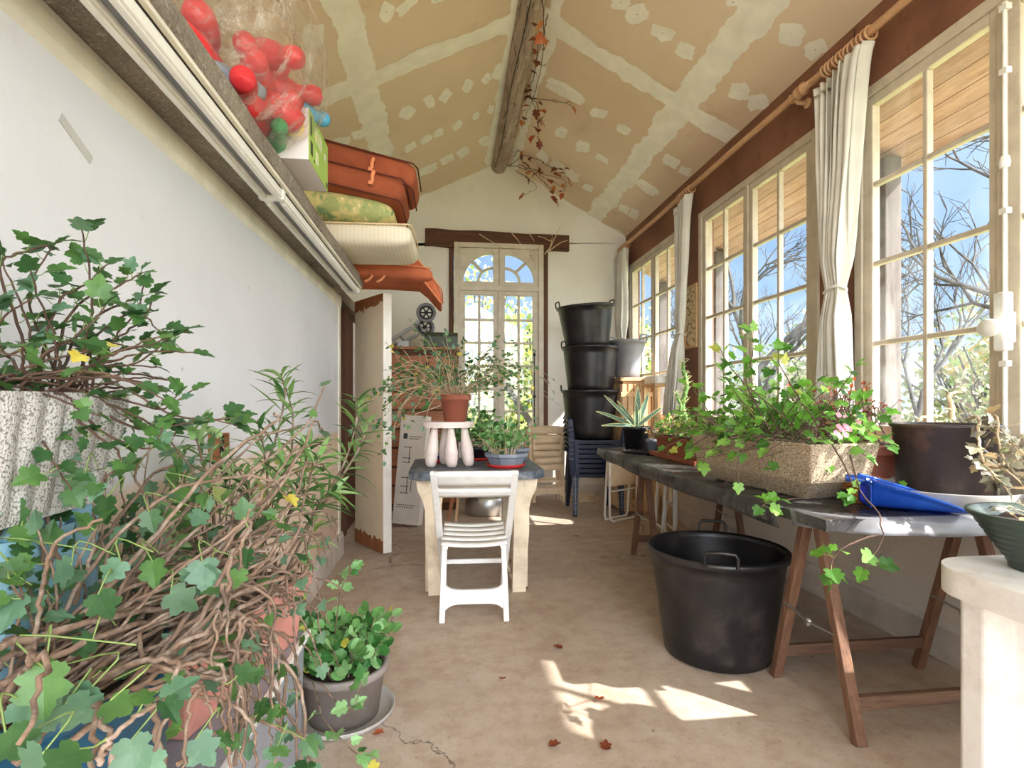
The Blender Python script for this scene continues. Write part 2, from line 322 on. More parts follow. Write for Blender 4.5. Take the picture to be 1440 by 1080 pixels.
    M['leafpot']=[leafm('rounded_leaf_green',(96,150,80),(126,178,104)),leafm('rounded_leaf_light',(132,180,114),(160,204,140)),leafm('rounded_leaf_dark',(50,104,48),(74,128,62)),leafm('rounded_leaf_yellow',(196,186,70),(220,210,110))]
    M['stem']=plain('woody_vine_stem',(112,90,74),.8,.28,30,.4,80,dirt_or_glint=(186,170,154),dsc=25,da=.75)  # pale flecks paint highlights into the stem colour
    M['stemdark']=plain('dark_vine_stem',(84,62,50),.8,.2,30,.3,80)
    M['stemgreen']=plain('green_stem',(122,142,78),.6,.15,20,.1)
    M['stempale']=plain('pale_dry_stem',(196,174,142),.8,.12,30,.2)
    M['petal']=plain('pink_petal',(236,170,190),.6,.08,20,0)
    M['pinkwhite']=plain('pinkish_white_painted_wood',(232,214,206),.45,.05,6,.05,dirt_or_glint=(206,176,166),dsc=4,da=.5)
    M['agave']=plain('agave_blue_green',(96,124,104),.5,.1,20,.1); M['agave_edge']=plain('agave_cream_edge',(214,212,150),.5,.06,20,0)
    M['cactus']=plain('spurge_green',(96,136,66),.6,.15,20,.2); M['thorn']=plain('pale_thorns',(206,206,140),.7,.1,20,0)
    m=N('outdoor_bark'); col=m.mix(m.thr(m.noise(14,5),.35,.65),(44,41,40),(68,64,62)); M['treebark']=m.fin(m.pbsdf(col,.9))
    M['post']=wood('grey_weathered_post',(70,62,58),(98,88,82),'Z',.8)
    M['grass']=plain('winter_grass_ground',(150,150,96),.95,.2,.6,.3,8,dirt_or_glint=(170,150,120),dsc=1.2,da=.7)
    M['hedge']=[leafm('hedge_leaf_olive',(112,118,72),(148,152,100)),leafm('hedge_leaf_tan',(150,140,108),(182,172,140)),leafm('hedge_leaf_green',(92,112,62),(122,142,82)),leafm('hedge_leaf_grey',(150,150,128),(186,184,164))]
    M['garden']=[leafm('garden_leaf_yellow',(196,196,90),(226,222,130),.5),leafm('garden_leaf_lime',(150,172,72),(190,204,104),.5),leafm('garden_leaf_green',(104,130,62),(140,164,86),.5),leafm('garden_leaf_pale',(206,206,150),(232,230,186),.5)]
    M['roof']=plain('shed_roof_tile',(206,170,96),.85,.12,8,.3,20); M['shedwall']=plain('shed_board_wall',(150,120,110),.85,.1,4,.2)
    M['tape']=plain('yellowed_clear_tape',(186,184,178),.35,.05,8,.1)
    M['dark']=plain('dark_slot',(26,24,24),.6,.1,4,0)
    m=N('framed_flower_print'); col=m.mix(m.thr(m.noise(26,4,.7),.5,.58),(226,206,160),(110,84,54)); col=m.mix(m.thr(m.noise(17,3),.6,.66),col,(196,128,84)); M['print']=m.fin(m.pbsdf(col,.5))
make_mats()
# ================================================================== ROOM SHELL
XL, XR, YB, YF = -.80, 2.21, 6.50, -2.6
def zc(x): return 4.05-.545*(x-.65) if x>.65 else 4.05-.49*(.65-x)
struct(MB().box(-1.62,2.34,YF,6.76,-.12,0).build('floor',M['floor']))
struct(MB().box(-.98,XL,YF,4.22,0,1.943).build('wall_left',M['wall_left']))
w=MB(); w.box(-1.62,-1.5,YF,6.76,0,3.0); struct(w.build('wall_left_recess',M['wall_back']))
b=MB(); b.prism([(XL,0),(-.772,0),(-.772,.14),(-.785,.17),(XL,.17)],YF,4.22,'Y'); struct(b.build('baseboard_left',M['base']))
b=MB(); b.prism([(XL,1.86),(-.794,1.865),(-.790,1.885),(-.790,1.925),(-.794,1.945),(XL,1.947)],YF,4.22,'Y'); b.box(-.80,-.793,4.14,4.21,.17,1.87); struct(b.build('trim_1',M['cream_band']))
# gable wall with the window opening
HX0,HX1,HZ0,HZ1=.085,1.165,.68,2.985
w=MB(); y0,y1=6.5,6.76
w.box(-1.62,HX0,y0,y1,0,HZ0); w.box(HX0,HX1,y0,y1,0,HZ0); w.box(HX1,2.34,y0,y1,0,HZ0)
w.box(-1.62,HX0,y0,y1,HZ0,HZ1); w.box(HX1,2.34,y0,y1,HZ0,HZ1)
w.prism([(-1.62,HZ1),(2.34,HZ1),(2.34,zc(2.34)),(.65,4.07),(-1.62,zc(-1.62))],y0,y1,'Y')
struct(w.build('wall_back',M['wall_back']))
b=MB(); b.box(HX1+.06,XR,6.47,6.5,0,.13); b.box(-.8,HX0-.05,6.47,6.5,0,.13); struct(b.build('baseboard_back',M['base']))
# right wall: four window openings
WIN=[(4.82,6.36),(2.98,4.52),(.38,2.69),(-1.6,.10)]
WZ0,WZ1=.93,2.80
w=MB(); ys=[YF]+[v for a in reversed(WIN) for v in a]+[6.5]
w.box(XR,2.34,YF,6.5,0,WZ0-.02,1); w.box(XR,2.34,YF,6.5,WZ1,zc(XR)+.01,0)
for i in range(0,len(ys),2): w.box(XR,2.34,ys[i],ys[i+1],WZ0-.02,WZ1,0)
w.box(XR-.004,XR,2.70,2.703,WZ1,3.18,2)
struct(w.build('wall_right',[M['terracotta_wall'],M['wall_low'],M['dark']]))
struct(MB().prism([(XR,0),(2.178,0),(2.178,.15),(2.19,.17),(XR,.17)],YF,6.5,'Y').build('baseboard_right',M['base'],bevel=.004))
b=MB(); b.box(2.165,XR,YF,6.5,.895,.93); struct(b.build('trim_2',M['frame'],bevel=.006))
# ceiling: boards, joint tape and screw patches
def cpt(x,y,dz=0): return V((x,y,zc(x)-dz))
w=MB()
for xa,xb in ((-1.62,.65),(.65,2.34)):
    n=[(xa,zc(xa)),(xb,zc(xb) if xb!=.65 else 4.05),(xb,(zc(xb) if xb!=.65 else 4.05)+.08),(xa,zc(xa)+.08)]
    w.prism(n,YF,6.76,'Y',0)
rnd=random.Random(4)
def strip(side,along,c,wd,a,b,n=90):
    vs=[];fs=[]
    for i in range(n+1):
        t=a+(b-a)*i/n
        o1=c-wd/2+noise.noise(V((t*3.1,c*7,1)))*.035+noise.noise(V((t*13,c*5,4)))*.022+noise.noise(V((t*37,c*5,2)))*.010; o2=c+wd/2+noise.noise(V((t*3.3,c*3,9)))*.035+noise.noise(V((t*15,c*2,7)))*.022+noise.noise(V((t*41,c*5,2)))*.010
        for o in (o1,o2):
            x,y=(o,t) if along=='Y' else (t,o)
            vs.append(cpt(x,y,.0022 if along=='Y' else .0034))
        if i<n: fs.append((2*i,2*i+1,2*i+3,2*i+2))
    w.add(vs,fs,1)
strip('L','Y',-.59,.19,YF,6.5,420); strip('R','Y',1.80,.19,YF,6.5,420)
for yy in (3.975,1.55,-.85): strip('L','X',yy,.185,-1.6,.64,180); strip('R','X',yy,.185,.66,2.2,140)
strip('L','Y',.50,.1,YF,6.5,120); strip('R','Y',.79,.08,YF,6.5,120)
def gable_fill():
    for xa,xb in ((-1.5,.6),(.7,2.2)):
        vs=[];fs=[];n=60
        for i in range(n+1):
            x=xa+(xb-xa)*i/n; k=max(0,noise.noise(V((x*5,3,1)))+.18)*.09
            vs+= [cpt(x,6.5,.002),cpt(x,6.5-k-.004,.002)]
            if i<n: fs.append((2*i,2*i+1,2*i+3,2*i+2))
        w.add(vs,fs,1)
gable_fill()
def patch(side,cx,cy,rw,rh,ang,ph):
    pts=[];n=26; sq=.35+rnd.random()*.6
    for i in range(n):
        a=2*PI*i/n; q=1.06+.34*noise.noise(V((math.cos(a)*1.6,math.sin(a)*1.6,ph)))+.16*noise.noise(V((math.cos(a)*5,math.sin(a)*5,ph)))
        k=1/max(abs(math.cos(a)),abs(math.sin(a))); r=q*((1-sq)+sq*k*.9)
        x,y=rw*r*math.cos(a),rh*r*math.sin(a)
        u,v=cx+x*math.cos(ang)-y*math.sin(ang),cy+x*math.sin(ang)+y*math.cos(ang)
        p=on_plane(u,v,side); pts.append(V((p.x,p.y,p.z-.003)))
    w.add(pts,[tuple(range(n))],1)
    c=on_plane(cx,cy,side); w.add([c+V((.0032*math.cos(k*PI/3),.0032*math.sin(k*PI/3),-.0045+(.49 if side=='L' else -.545)*0.0032*math.cos(k*PI/3))) for k in range(6)],[(0,1,2,3,4,5)],2)
S=3.375
for i,(x,y,ww,hh,a) in enumerate([(75,165,110,100,0),(415,55,70,95,.4),(515,25,115,50,-.7),(655,0,60,24,-.2),(515,533,72,52,-.7),(620,480,50,54,-.5),(695,455,72,42,-1),(802,405,65,42,-1.1),(893,372,50,40,-.8),(948,335,78,46,-1),
    (530,697,66,34,-.65),(605,660,64,30,-.7),(665,630,58,34,-.6),(752,595,58,32,-.8),(842,548,42,28,-.9),(912,518,44,30,-1.2),(597,810,140,36,-.42),(703,757,76,36,-.5),(780,722,66,40,-.6),(885,668,56,40,-.5),(205,670,80,44,-.2),(290,637,76,44,-.2),(300,808,82,44,-.15)]):
    patch('L',420+x/S,y/S,ww/2/S,hh/2/S,a,i*3.7)
for i,(x,y,ww,hh,a) in enumerate([(650,10,95,70,.3),(730,65,110,92,-.3),(848,155,108,72,.35),(960,237,96,78,.5),(390,432,200,62,.5),(547,537,82,46,.2),(665,613,68,40,.45),(367,627,52,50,.2),(470,695,66,50,.2),(563,752,66,28,.5),
    (888,765,86,52,.4),(958,810,62,42,.4),(778,890,118,46,.6),(665,990,56,34,.5),(713,1013,46,44,.6),(280,745,64,44,.9),(390,810,150,44,.55),(495,888,54,32,.4)]):
    patch('R',680+x/S,y/S,ww/2/S,hh/2/S,a,i*2.9+70)
for i,(x,y,ww,hh,a) in enumerate([(705,105,84,74,0),(780,155,72,56,-.5),(540,287,66,56,.1),(600,322,66,50,-.3),(520,5,50,30,0)]):
    patch('R',800+x/2.25,y/2.25,ww/2/2.25,hh/2/2.25,a,i*5+200)
struct(w.build('ceiling',[M['board'],M['filler'],M['dark']]))
# log ridge beam
b=MB(); pts=[];rr=[]
for i in range(61):
    y=YF+(6.5-YF)*i/60; pts.append((.615+.015*math.sin(y*1.3),y,3.985+.012*math.sin(y*2.1))); rr.append(.105+.006*noise.noise(V((y*2,0,0)))-.0016*y)
nn=28; b.tube(pts,rr,nn)
for i,p in enumerate(b.v[:61*nn]):
    c=V(pts[i//nn]); k=noise.noise(V((p.x*16,p.y*4,p.z*16)))*.006; b.v[i]=p+(p-c).normalized()*k
rb=tag(b.build('ridge_beam',M['bark']),'peeled log ridge beam running along the peak of the ceiling','beam')
b=MB(); b.tube([(.56+.012*math.sin(i*.9)+.010*math.sin(i*.37),6.3-i*.3,3.985-.099+.0035*math.sin(i)) for i in range(14)],.004,5); b.build('crack',M['dark'],rb)
# lintel and jamb posts of the back window
def wavy_beam(name,label,x0,x1,z0,z1,y0,y1,mat,n=24):
    b=MB()
    def fn(i,j):
        x=x0+(x1-x0)*i; k=[(y0,z0),(y0,z1),(y1,z1),(y1,z0)][int(round(j*4))%4]
        return V((x,k[0]+(.008*noise.noise(V((x*5,k[1],0))) if k[0]==y0 else 0),k[1]+(.022*noise.noise(V((x*2.6,k[1]*3,2))) )))
    b.grid(fn,n,4,0,False,False)
    b.add([fn(0,j/4) for j in range(4)],[(0,1,2,3)]); b.add([fn(1,j/4) for j in range(4)],[(3,2,1,0)])
    return tag(b.build(name,mat),label,'beam')
wavy_beam('lintel','thick dark oak lintel above the arched back window',-.252,1.481,2.985,3.185,6.44,6.6,M['oldwood'])
b=MB(); b.box(.028,.085,6.47,6.6,.66,2.99); b.box(1.165,1.225,6.47,6.6,.66,2.99); struct(b.build('trim_3',M['oldwood_v'],bevel=.006))
b=MB(); b.box(.0,1.25,6.36,6.52,.63,.675); struct(b.build('trim_4',M['wall_low'],bevel=.006))
# concrete ledge carried by the left wall
b=MB()
def ledge(i,j):
    y=YF+(3.9-YF)*i; k=[(-1.494,1.95),(-.592,1.95),(-.585,1.96),(-.59,2.02),(-.60,2.035),(-1.494,2.04)][int(round(j*6))%6]
    q=noise.noise(V((y*4,k[0]*9,k[1]*9)))*.006
    return V((k[0]+(q if k[0]>-1 else 0),y,k[1]+(q*.7 if k[0]>-1 else 0)))
b.grid(ledge,70,6,0,False,False); b.box(-1.494,-.592,3.88,3.9,1.952,2.034); b.box(-1.494,-.82,3.9,6.49,1.95,2.04)
tag(b.build('ledge',M['rconcrete']),'rough concrete ledge along the top of the left wall','ledge')
b=MB(); b.box(-.602,-.5895,YF,3.88,1.938,1.9495); struct(b.build('trim_5',M['cream_band']))
# ------------------------------------------------------------------ side windows
def side_window(n,y0,y1,handle=False,leaves=2):
    r=thing('window_%d'%n,None,None,(XR,(y0+y1)/2,WZ0)); struct(r)
    x0,x1=2.195,2.30; f=MB()
    f.box(x0,x1,y0,y0+.055,WZ0,WZ1); f.box(x0,x1,y1-.055,y1,WZ0,WZ1); f.box(x0,x1,y0+.055,y1-.055,WZ1-.055,WZ1); f.box(x0,x1,y0+.055,y1-.055,WZ0-.02,WZ0+.03)
    f.build('window_frame',M['frame'],r,.006)
    ys_=[y0+.055+(y1-y0-.11)*q/leaves for q in range(leaves+1)]; ym=ys_[-2]
    for s,(a,b) in enumerate(zip(ys_,ys_[1:])):
        k=MB(); xa,xb=2.205,2.25; z0,z1=WZ0+.03,WZ1-.055; st=.062
        k.box(xa,xb,a+.001,a+st,z0,z1); k.box(xa,xb,b-st,b-.001,z0,z1); k.box(xa,xb,a+st,b-st,z1-.05,z1); k.box(xa,xb,a+st,b-st,z0,z0+.07)
        m=(a+b)/2; k.box(xa+.006,xb-.004,m-.012,m+.012,z0+.07,z1-.05)
        for zz in (2.285,1.87,1.455):
            k.box(xa+.006,xb-.004,a+st,m-.012,zz-.012,zz+.012); k.box(xa+.006,xb-.004,m+.012,b-st,zz-.012,zz+.012)
        if s==leaves-1: k.box(xa-.012,xa,a-.02,a+.022,z0,z1)
        c=k.build('casement',M['frame'],r,.005)
        MB().box(2.226,2.229,a+st-.004,b-st+.004,z0+.066,z1-.046).build('pane',M['glass'],c)
    if handle:
        h=MB(); yy=ym-.025
        h.tube([(2.178,yy,.96),(2.178,yy,2.72)],.008,10); 
        for zz in (1.0,1.3,1.9,2.45,2.70): h.box(2.168,2.194,yy-.016,yy+.016,zz-.012,zz+.012)
        h.lathe([(.0,0),(.016,.0),(.02,.02),(.015,.045),(.0,.05)],12,(2.178,yy,2.07))
        e=h.build('espagnolette_bolt',M['white_paint'],r,.002)
        g=MB(); g.box(2.150,2.194,yy-.024,yy+.024,1.35,1.58); g.box(2.162,2.194,yy-.034,yy+.034,1.38,1.50); g.build('lock_case',M['white_paint'],e,.008)
        k=MB(); k.lathe([(0,-.03),(.012,-.03),(.012,0),(.02,.005),(.034,.014),(.036,.026),(.026,.036),(0,.04)],20,(0,0,0),M=rot(t=(2.135,yy+.005,1.44))@Matrix.Rotation(-PI/2,4,'Y'),sy=1.3); k.build('knob',M['white_paint'],e)
    else:
        h=MB(); h.lathe([(0,0),(.012,0),(.014,.02),(.022,.03),(.02,.045),(0,.05)],14,(0,0,0),M=rot(t=(2.196,ym,1.66))@Matrix.Rotation(-PI/2,4,'Y'),sy=1.5); h.build('knob',M['frame'],r)
    return r
for i,(a,b_) in enumerate(WIN): side_window(i+1,a,b_,i==2,3 if i==2 else 2)
# ------------------------------------------------------------------ arched back window
r=thing('window_5',None,None,(.625,6.46,.68)); struct(r)
f=MB(); ya,yb=6.425,6.52
f.box(.088,.15,ya,yb,.68,3.045); f.box(1.10,1.163,ya,yb,.68,3.045); f.box(.15,1.10,ya,yb,2.985,3.045); f.box(.15,1.10,ya,yb,.68,.74); f.box(.15,1.10,ya,yb,2.475,2.535)
f.build('window_frame',M['frame'],r,.006)
for s in (0,1):
    a,b_=(.15,.625) if s==0 else (.625,1.10); sg=1 if s else -1
    k=MB(); y0,y1=6.44,6.49; st=.068
    # upper leaf: spandrel round a quarter ellipse
    cx,cz,rx,rz=.625+sg*.07,2.585,.355,.335; xo=b_ if s else a; n=20; vs=[]
    for i in range(n+1):
        t=PI/2*i/n; e=(cx+sg*rx*math.cos(t),cz+rz*math.sin(t))
        bx=xo-sg*.002; bz=2.983
        o=(bx,cz+(bz-cz)*min(1,math.tan(t)*1.0)) if t<PI/4 else (cx+(bx-cx)*min(1,1/max(math.tan(t),1e-4)),bz)
        vs+=[(e[0],y0,e[1]),(o[0],y0,o[1]),(e[0],y1,e[1]),(o[0],y1,o[1])]
    fs=[]
    for i in range(n):
        p=4*i; q=p+4; fs+=[(p,q,q+1,p+1),(p+2,p+3,q+3,q+2),(p,p+2,q+2,q),(p+1,q+1,q+3,p+3)]
    k.add(vs,fs); x=sorted((.625+sg*.002,cx)); k.box(x[0],x[1],y0,y1,2.535,2.983); x=sorted((cx,xo-sg*.002)); k.box(x[0],x[1],y0,y1,2.535,cz)
    # inner ring and spoke
    for (r0,r1) in ((.46,.54),):
        vs=[];fs=[]
        for i in range(n+1):
            t=PI/2*i/n
            for q in (r0,r1):
                for y in (y0+.008,y1-.005): vs.append((cx+sg*rx*q*math.cos(t),y,cz+rz*q*math.sin(t)))
            if i<n:
                p=4*i; g=p+4; fs+=[(p,g,g+2,p+2),(p+1,p+3,g+3,g+1),(p,p+1,g+1,g),(p+2,g+2,g+3,p+3)]
        k.add(vs,fs)
    t=PI/4; k.bar((cx+sg*rx*.53*math.cos(t),6.467,cz+rz*.53*math.sin(t)),(cx+sg*rx*1.02*math.cos(t),6.467,cz+rz*1.02*math.sin(t)),.034,.024,up=(0,1,0))
    c=k.build('fanlight_leaf',M['frame'],r,.003); MB().box(min(cx,xo),max(cx,xo),6.462,6.465,cz-.003,2.95).build('pane',M['glass'],c)
    k=MB(); z0,z1=.74,2.475
    k.box(a+.001,a+st,y0,y1,z0,z1); k.box(b_-st,b_-.001,y0,y1,z0,z1); k.box(a+st,b_-st,y0,y1,z1-.05,z1); k.box(a+st,b_-st,y0,y1,z0,z0+.07); m=(a+b_)/2
    k.box(m-.014,m+.014,y0+.006,y1-.004,z0+.07,z1-.05)
    for zz in (2.13,1.855,1.58,1.305,1.035):
        k.box(a+st,m-.014,y0+.006,y1-.004,zz-.013,zz+.013); k.box(m+.014,b_-st,y0+.006,y1-.004,zz-.013,zz+.013)
    if s: k.box(.61,.64,y0-.014,y0,z0,z1)
    c=k.build('casement',M['frame'],r,.004); MB().box(a+st-.004,b_-st+.004,6.462,6.465,z0+.066,z1-.046).build('pane',M['glass'],c)
h=MB(); h.tube([(1.05,6.43,.78),(1.05,6.43,1.75)],.006,8); 
for zz in (.85,1.2,1.7): h.box(1.035,1.065,6.42,6.44,zz,zz+.03)
h.build('bolt_rod',M['tyre'],r)
# ------------------------------------------------------------------ open door leaf at the end of the left wall
p0=V((-.445,4.155,0)); p1=V((-.715,4.55,0)); d=(p1-p0).normalized(); nrm=V((d.y,-d.x,0))*-1
if nrm.x>0: nrm=-nrm
r=thing('door_1',None,None,(p0+p1)/2); struct(r); 
k=MB(); L=(p1-p0).length; DM=Matrix((d,V((0,0,1)).cross(d),V((0,0,1)))).transposed().to_4x4(); DM.translation=p0
k.box(0,L,-.033,.033,.012,1.965,0,DM); o=k.build('door_leaf',M['doorpaint'],r,.004)
MB().box(-.008,0,-.034,.034,.012,1.965,0,DM).build('door_edge',M['dooredge'],r,.002)
for sgn in (1,-1):
    vs=[];n=22
    for i in range(n+1): vs.append((L*i/n,sgn*.0345,.012))
    for i in range(n,-1,-1): vs.append((L*i/n,sgn*.0345,.105+.05*noise.noise(V((i*.8,sgn,3)))+.02*(i/n)))
    MB().add([DM@V(v) for v in vs],[tuple(range(len(vs)))]).build('peeled_patch',M['bareply'],r)
    vs=[]
    for i in range(n+1): vs.append((L*i/n,sgn*.0345,1.965))
    for i in range(n,-1,-1): vs.append((L*i/n,sgn*.0345,1.90+.05*noise.noise(V((i*1.1,sgn,8)))-.03*(i/n)))
    MB().add([DM@V(v) for v in vs],[tuple(range(len(vs)))]).build('peeled_patch',M['bareply'],r)
r=thing('added_dark_door',None,None,(-.88,5.3,0)); struct(r)  # made-up dark door, added so the recess reads dark
MB().box(-.92,-.88,4.85,5.74,.0,1.945).build('door_leaf',M['oldwood_v'],r,.004); MB().box(-.879,-.872,5.25,5.70,1.16,1.90).build('pale_panel',M['white_paint'],r,.003)  # pale panel stands in for a light reflection
struct(MB().box(-1.0,-.86,4.76,4.85,0,1.945).build('trim_6',M['oldwood_v']))
# ------------------------------------------------------------------ porch outside, garden
w=MB()
n=[(2.34,zc(2.34)),(3.06,zc(3.06)),(3.06,zc(3.06)+.05),(2.34,zc(2.34)+.05)]
w.prism(n,YF,7.2,'Y'); w.box(3.06,3.09,YF,7.2,zc(3.06)-.03,zc(3.06)+.07); struct(w.build('porch_soffit',M['plank']))
for y,l in ((5.56,'weathered porch post outside the middle window'),(3.30,'weathered porch post outside the near window'),(1.04,'weathered porch post outside the nearest end of the near window'),(7.1,'weathered porch post outside the far corner')):
    b=MB(); b.box(2.87,2.99,y-.06,y+.06,-.12,zc(2.99)-.001); o=b.build('porch_post',M['post'],None,.008); tag(o,l,'post')
struct(MB().box(-40,70,-40,70,-.2,-.121).build('ground',M['grass']))
# ================================================================== THINGS: lamps, rod, curtains
def batten(y0,y1,label):
    r=thing('fluorescent_batten',label,'light fixture',(-.645,(y0+y1)/2,1.94))
    MB().box(-.655,-.637,y0+.02,y1-.02,1.915,1.953).build('spine',M['greyplastic'],r,.003)
    for x in (-.672,-.618):
        b=MB(); b.box(x-.014,x+.014,y0,y1,1.905,1.935); b.box(x-.009,x+.009,y0+.01,y1-.01,1.897,1.905); b.build('diffuser',M['white_paint'],r,.004)
    b=MB(); b.box(-.69,-.60,y1-.03,y1,1.90,1.949); b.build('end_cap',M['white_paint'],r,.004)
batten(.45,2.12,'near white twin fluorescent batten under the concrete ledge'); batten(2.14,3.86,'far white twin fluorescent batten under the concrete ledge, ending at the orange cushion')
r=thing('curtain_rod','long varnished wooden curtain rod high on the window wall','curtain rod',(2.12,2.6,3.02))
b=MB(); b.tube([(2.12,y,3.02+.004*math.sin(y*2)) for y in [YF+.3+i*(6.44-YF-.3)/30 for i in range(31)]],.021,16); b.build('pole',M['rodwood'],r)
b=MB()
for y in (3.02,):
    b.lathe([(0,-.10),(.022,-.10),(.03,-.085),(.022,-.07),(.022,-.05),(.036,-.035),(.036,-.015),(.026,0),(.036,.015),(.036,.035),(.022,.05),(.022,.09),(0,.09)],20,M=rot(t=(2.12,y,3.02))@Matrix.Rotation(PI/2,4,'X'))
b.build('turned_joint',M['rodwood'],r)
for y in (3.08,4.78,6.40):
    b=MB(); b.tube([(2.12,y,3.0),(2.14,y,2.985),(2.21,y,2.985)],.014,10); b.lathe([(0,0),(.03,0),(.032,.012),(.02,.02),(0,.02)],16,M=rot(t=(2.21,y,2.985))@Matrix.Rotation(-PI/2,4,'Y')); b.build('bracket',M['rodwood'],r)
def curtain(label,yt0,yt1,ytie,wt,yb0,yb1,zb,nr,seed,folds=9,ztop=2.965,ztie=1.76):
    r=thing('curtain',label,'curtain',(2.12,(yt0+yt1)/2,zb)); rd=random.Random(seed); ph=[rd.random()*6 for _ in range(4)]
    def fn(i,j):
        z=ztop+(zb-ztop)*j
        if z>ztie:
            t=(ztop-z)/(ztop-ztie); t=.55*t**.5+.45*t**1.3; a=yt0+(ytie-wt/2-yt0)*t; b=yt1+(ytie+wt/2-yt1)*t
        else:
            t=min(1,(ztie-z)/(ztie-zb)*1.0)**.7; a=ytie-wt/2+(yb0-ytie+wt/2)*t; b=ytie+wt/2+(yb1-ytie-wt/2)*t
        am=.026+.022*abs(math.sin(1.5*j+ph[0])); am*=.5+.5*min(1,abs(z-ztie)/.15)
        x=2.10+am*math.sin(i*folds*2*PI+ph[1]+.7*math.sin(j*4+ph[2])+1.2*math.sin(i*5+ph[3]))+.010*noise.noise(V((i*6,j*5,seed)))
        top=.03*noise.noise(V((i*7,seed,1))) if j<.03 else 0
        return V((x,a+(b-a)*i+.012*math.sin(i*folds*4*PI+ph[3]),z+top-.05*i*(1-j)*(1 if j<.05 else 0)))
    b=MB(); b.grid(fn,160,60); b.build('cloth',M['curtain'],r,solid=.003)
    b=MB(); b.tube([(2.10+.045*math.cos(a),ytie+(wt/2+.014)*math.sin(a),ztie+.01*math.sin(2*a)) for a in [k*PI/10 for k in range(20)]],.008,8,closed=True); b.build('tie_band',M['curtain'],r)
    for k in range(nr):
        y=yt0+(yt1-yt0)*(k+.5)/nr
        b=MB(); tl=rd.uniform(-.35,.35); b.tube([(2.12+.034*math.sin(a),y+.030*math.cos(a)*math.sin(tl),3.008+.034*math.cos(a)*math.cos(tl)) for a in [q*PI/9 for q in range(18)]],.0065,8,closed=True); b.build('ring',M['rodwood'],r)
curtain('near off-white curtain tied back between the middle and near windows',2.47,2.82,2.71,.10,2.62,2.82,1.08,12,1,7)
curtain('middle off-white curtain tied back beside the framed print',4.47,4.74,4.68,.09,4.72,4.98,1.02,6,2,6)
curtain('far off-white curtain hanging in the back right corner',6.14,6.46,6.34,.24,6.2,6.42,1.5,6,3,6,ztie=1.9)
r=thing('framed_print','narrow framed floral print hanging between the far and middle windows','picture',(2.2,4.67,1.64))
MB().box(2.196,2.21,4.57,4.78,1.66,2.18).build('print',M['print'],r)
b=MB(); b.box(2.19,2.21,4.545,4.57,1.635,2.205); b.box(2.19,2.21,4.78,4.805,1.635,2.205); b.box(2.19,2.21,4.57,4.78,1.635,1.66); b.box(2.19,2.21,4.57,4.78,2.18,2.205); b.build('frame',M['tanwood'],r,.003)
r=thing('socket_box','small brown open electrical box on the left wall','electrical box',(-.80,1.98,.95))
b=MB(); b.box(-.80,-.765,1.935,1.94,.95,1.04); b.box(-.80,-.765,2.02,2.025,.95,1.04); b.box(-.80,-.765,1.94,2.02,.95,.955); b.box(-.80,-.765,1.94,2.02,1.035,1.04); b.box(-.80,-.795,1.94,2.02,.955,1.035); b.build('box',M['bareply'],r)
b=MB(); b.tube([(-.79,1.97,.96),(-.77,1.975,.98),(-.775,1.99,1.0),(-.79,1.985,1.02)],.003,6); b.box(-.794,-.78,1.945,2.015,.96,1.03); b.build('wires',M['dark'],r)

for (y,z,t,L_,l) in ((1.28,1.72,.45,.11,'strip of old clear tape high on the left wall'),(.82,1.385,.25,.12,'strip of old clear tape on the left wall above the ivy at the left edge')):
    b=MB(); T_=rot(x=-t,t=(-.7985,y,z)); b.box(-.0008,.0008,-L_/2,L_/2,-.011,.011,0,T_); tag(b.build('tape_strip',M['tape']),l,'tape')
# ------------------------------------------------------------------ tubs
def tub(name,label,rt,rb,h,loc,mat='blackplastic',ang=0,tilt=None,group=None,flare=0,hand=2,wall=.007):
    r=thing(name,label,'bucket',loc,group)
    pr=[(0,0),(rb-.02,0),(rb,.012)]; n=8
    for i in range(1,n+1):
        t=i/n; z=.012+(h-.03-.012)*t; q=rb+(rt-rb)*(t if not flare else (t*.45 if t<.6 else .27+(t-.6)/.4*.73)); pr.append((q,z))
    pr+=[(rt+.004,h-.03),(rt+.016,h-.026),(rt+.018,h-.006),(rt+.012,h),(rt+.002,h),(rt-wall,h-.008)]
    for i in range(n,-1,-1):
        t=i/n; z=.014+(h-.03-.014)*t; q=rb+(rt-rb)*(t if not flare else (t*.45 if t<.6 else .27+(t-.6)/.4*.73)); pr.append((q-wall,z))
    pr.append((0,.014))
    b=MB(); b.lathe(pr,56); T=Matrix.Identity(4); 
    if tilt: T=Matrix.Rotation(tilt[0],4,'X')@Matrix.Rotation(tilt[1],4,'Y')
    for i,p in enumerate(b.v): b.v[i]=T@p+V(loc)
    b.build('body',M[mat],r)
    for k in range(hand):
        a=ang+PI*k; R=T.copy(); R.translation=V(loc); Q=R@Matrix.Rotation(a,4,'Z')
        hb=MB(); x=rt+.012; hb.tube([Q@V(q) for q in ((x,-.062,h-.012),(x+.004,-.064,h+.03),(x+.006,-.052,h+.048),(x+.006,0,h+.05),(x+.006,.052,h+.048),(x+.004,.064,h+.03),(x,.062,h-.012))],.0075,8)
        hb.build('handle',M[mat],r)
    return r
tub('black_tub','big black two-handled plastic tub standing alone on the floor beside the trestle table',.295,.232,.485,(1.235,2.36,0),ang=1.15)
tub('black_tub','bottom black tub, resting on the stacked blue chairs',.285,.235,.50,(1.50,5.56,.772),ang=2.9)
tub('black_tub','middle black tub of the stack on the blue chairs',.285,.235,.47,(1.505,5.56,1.255),ang=.15)
tub('black_tub','topmost black tub, tilted, on the tower of tubs',.285,.225,.44,(1.475,5.56,1.715),ang=.1,tilt=(.05,-.075))
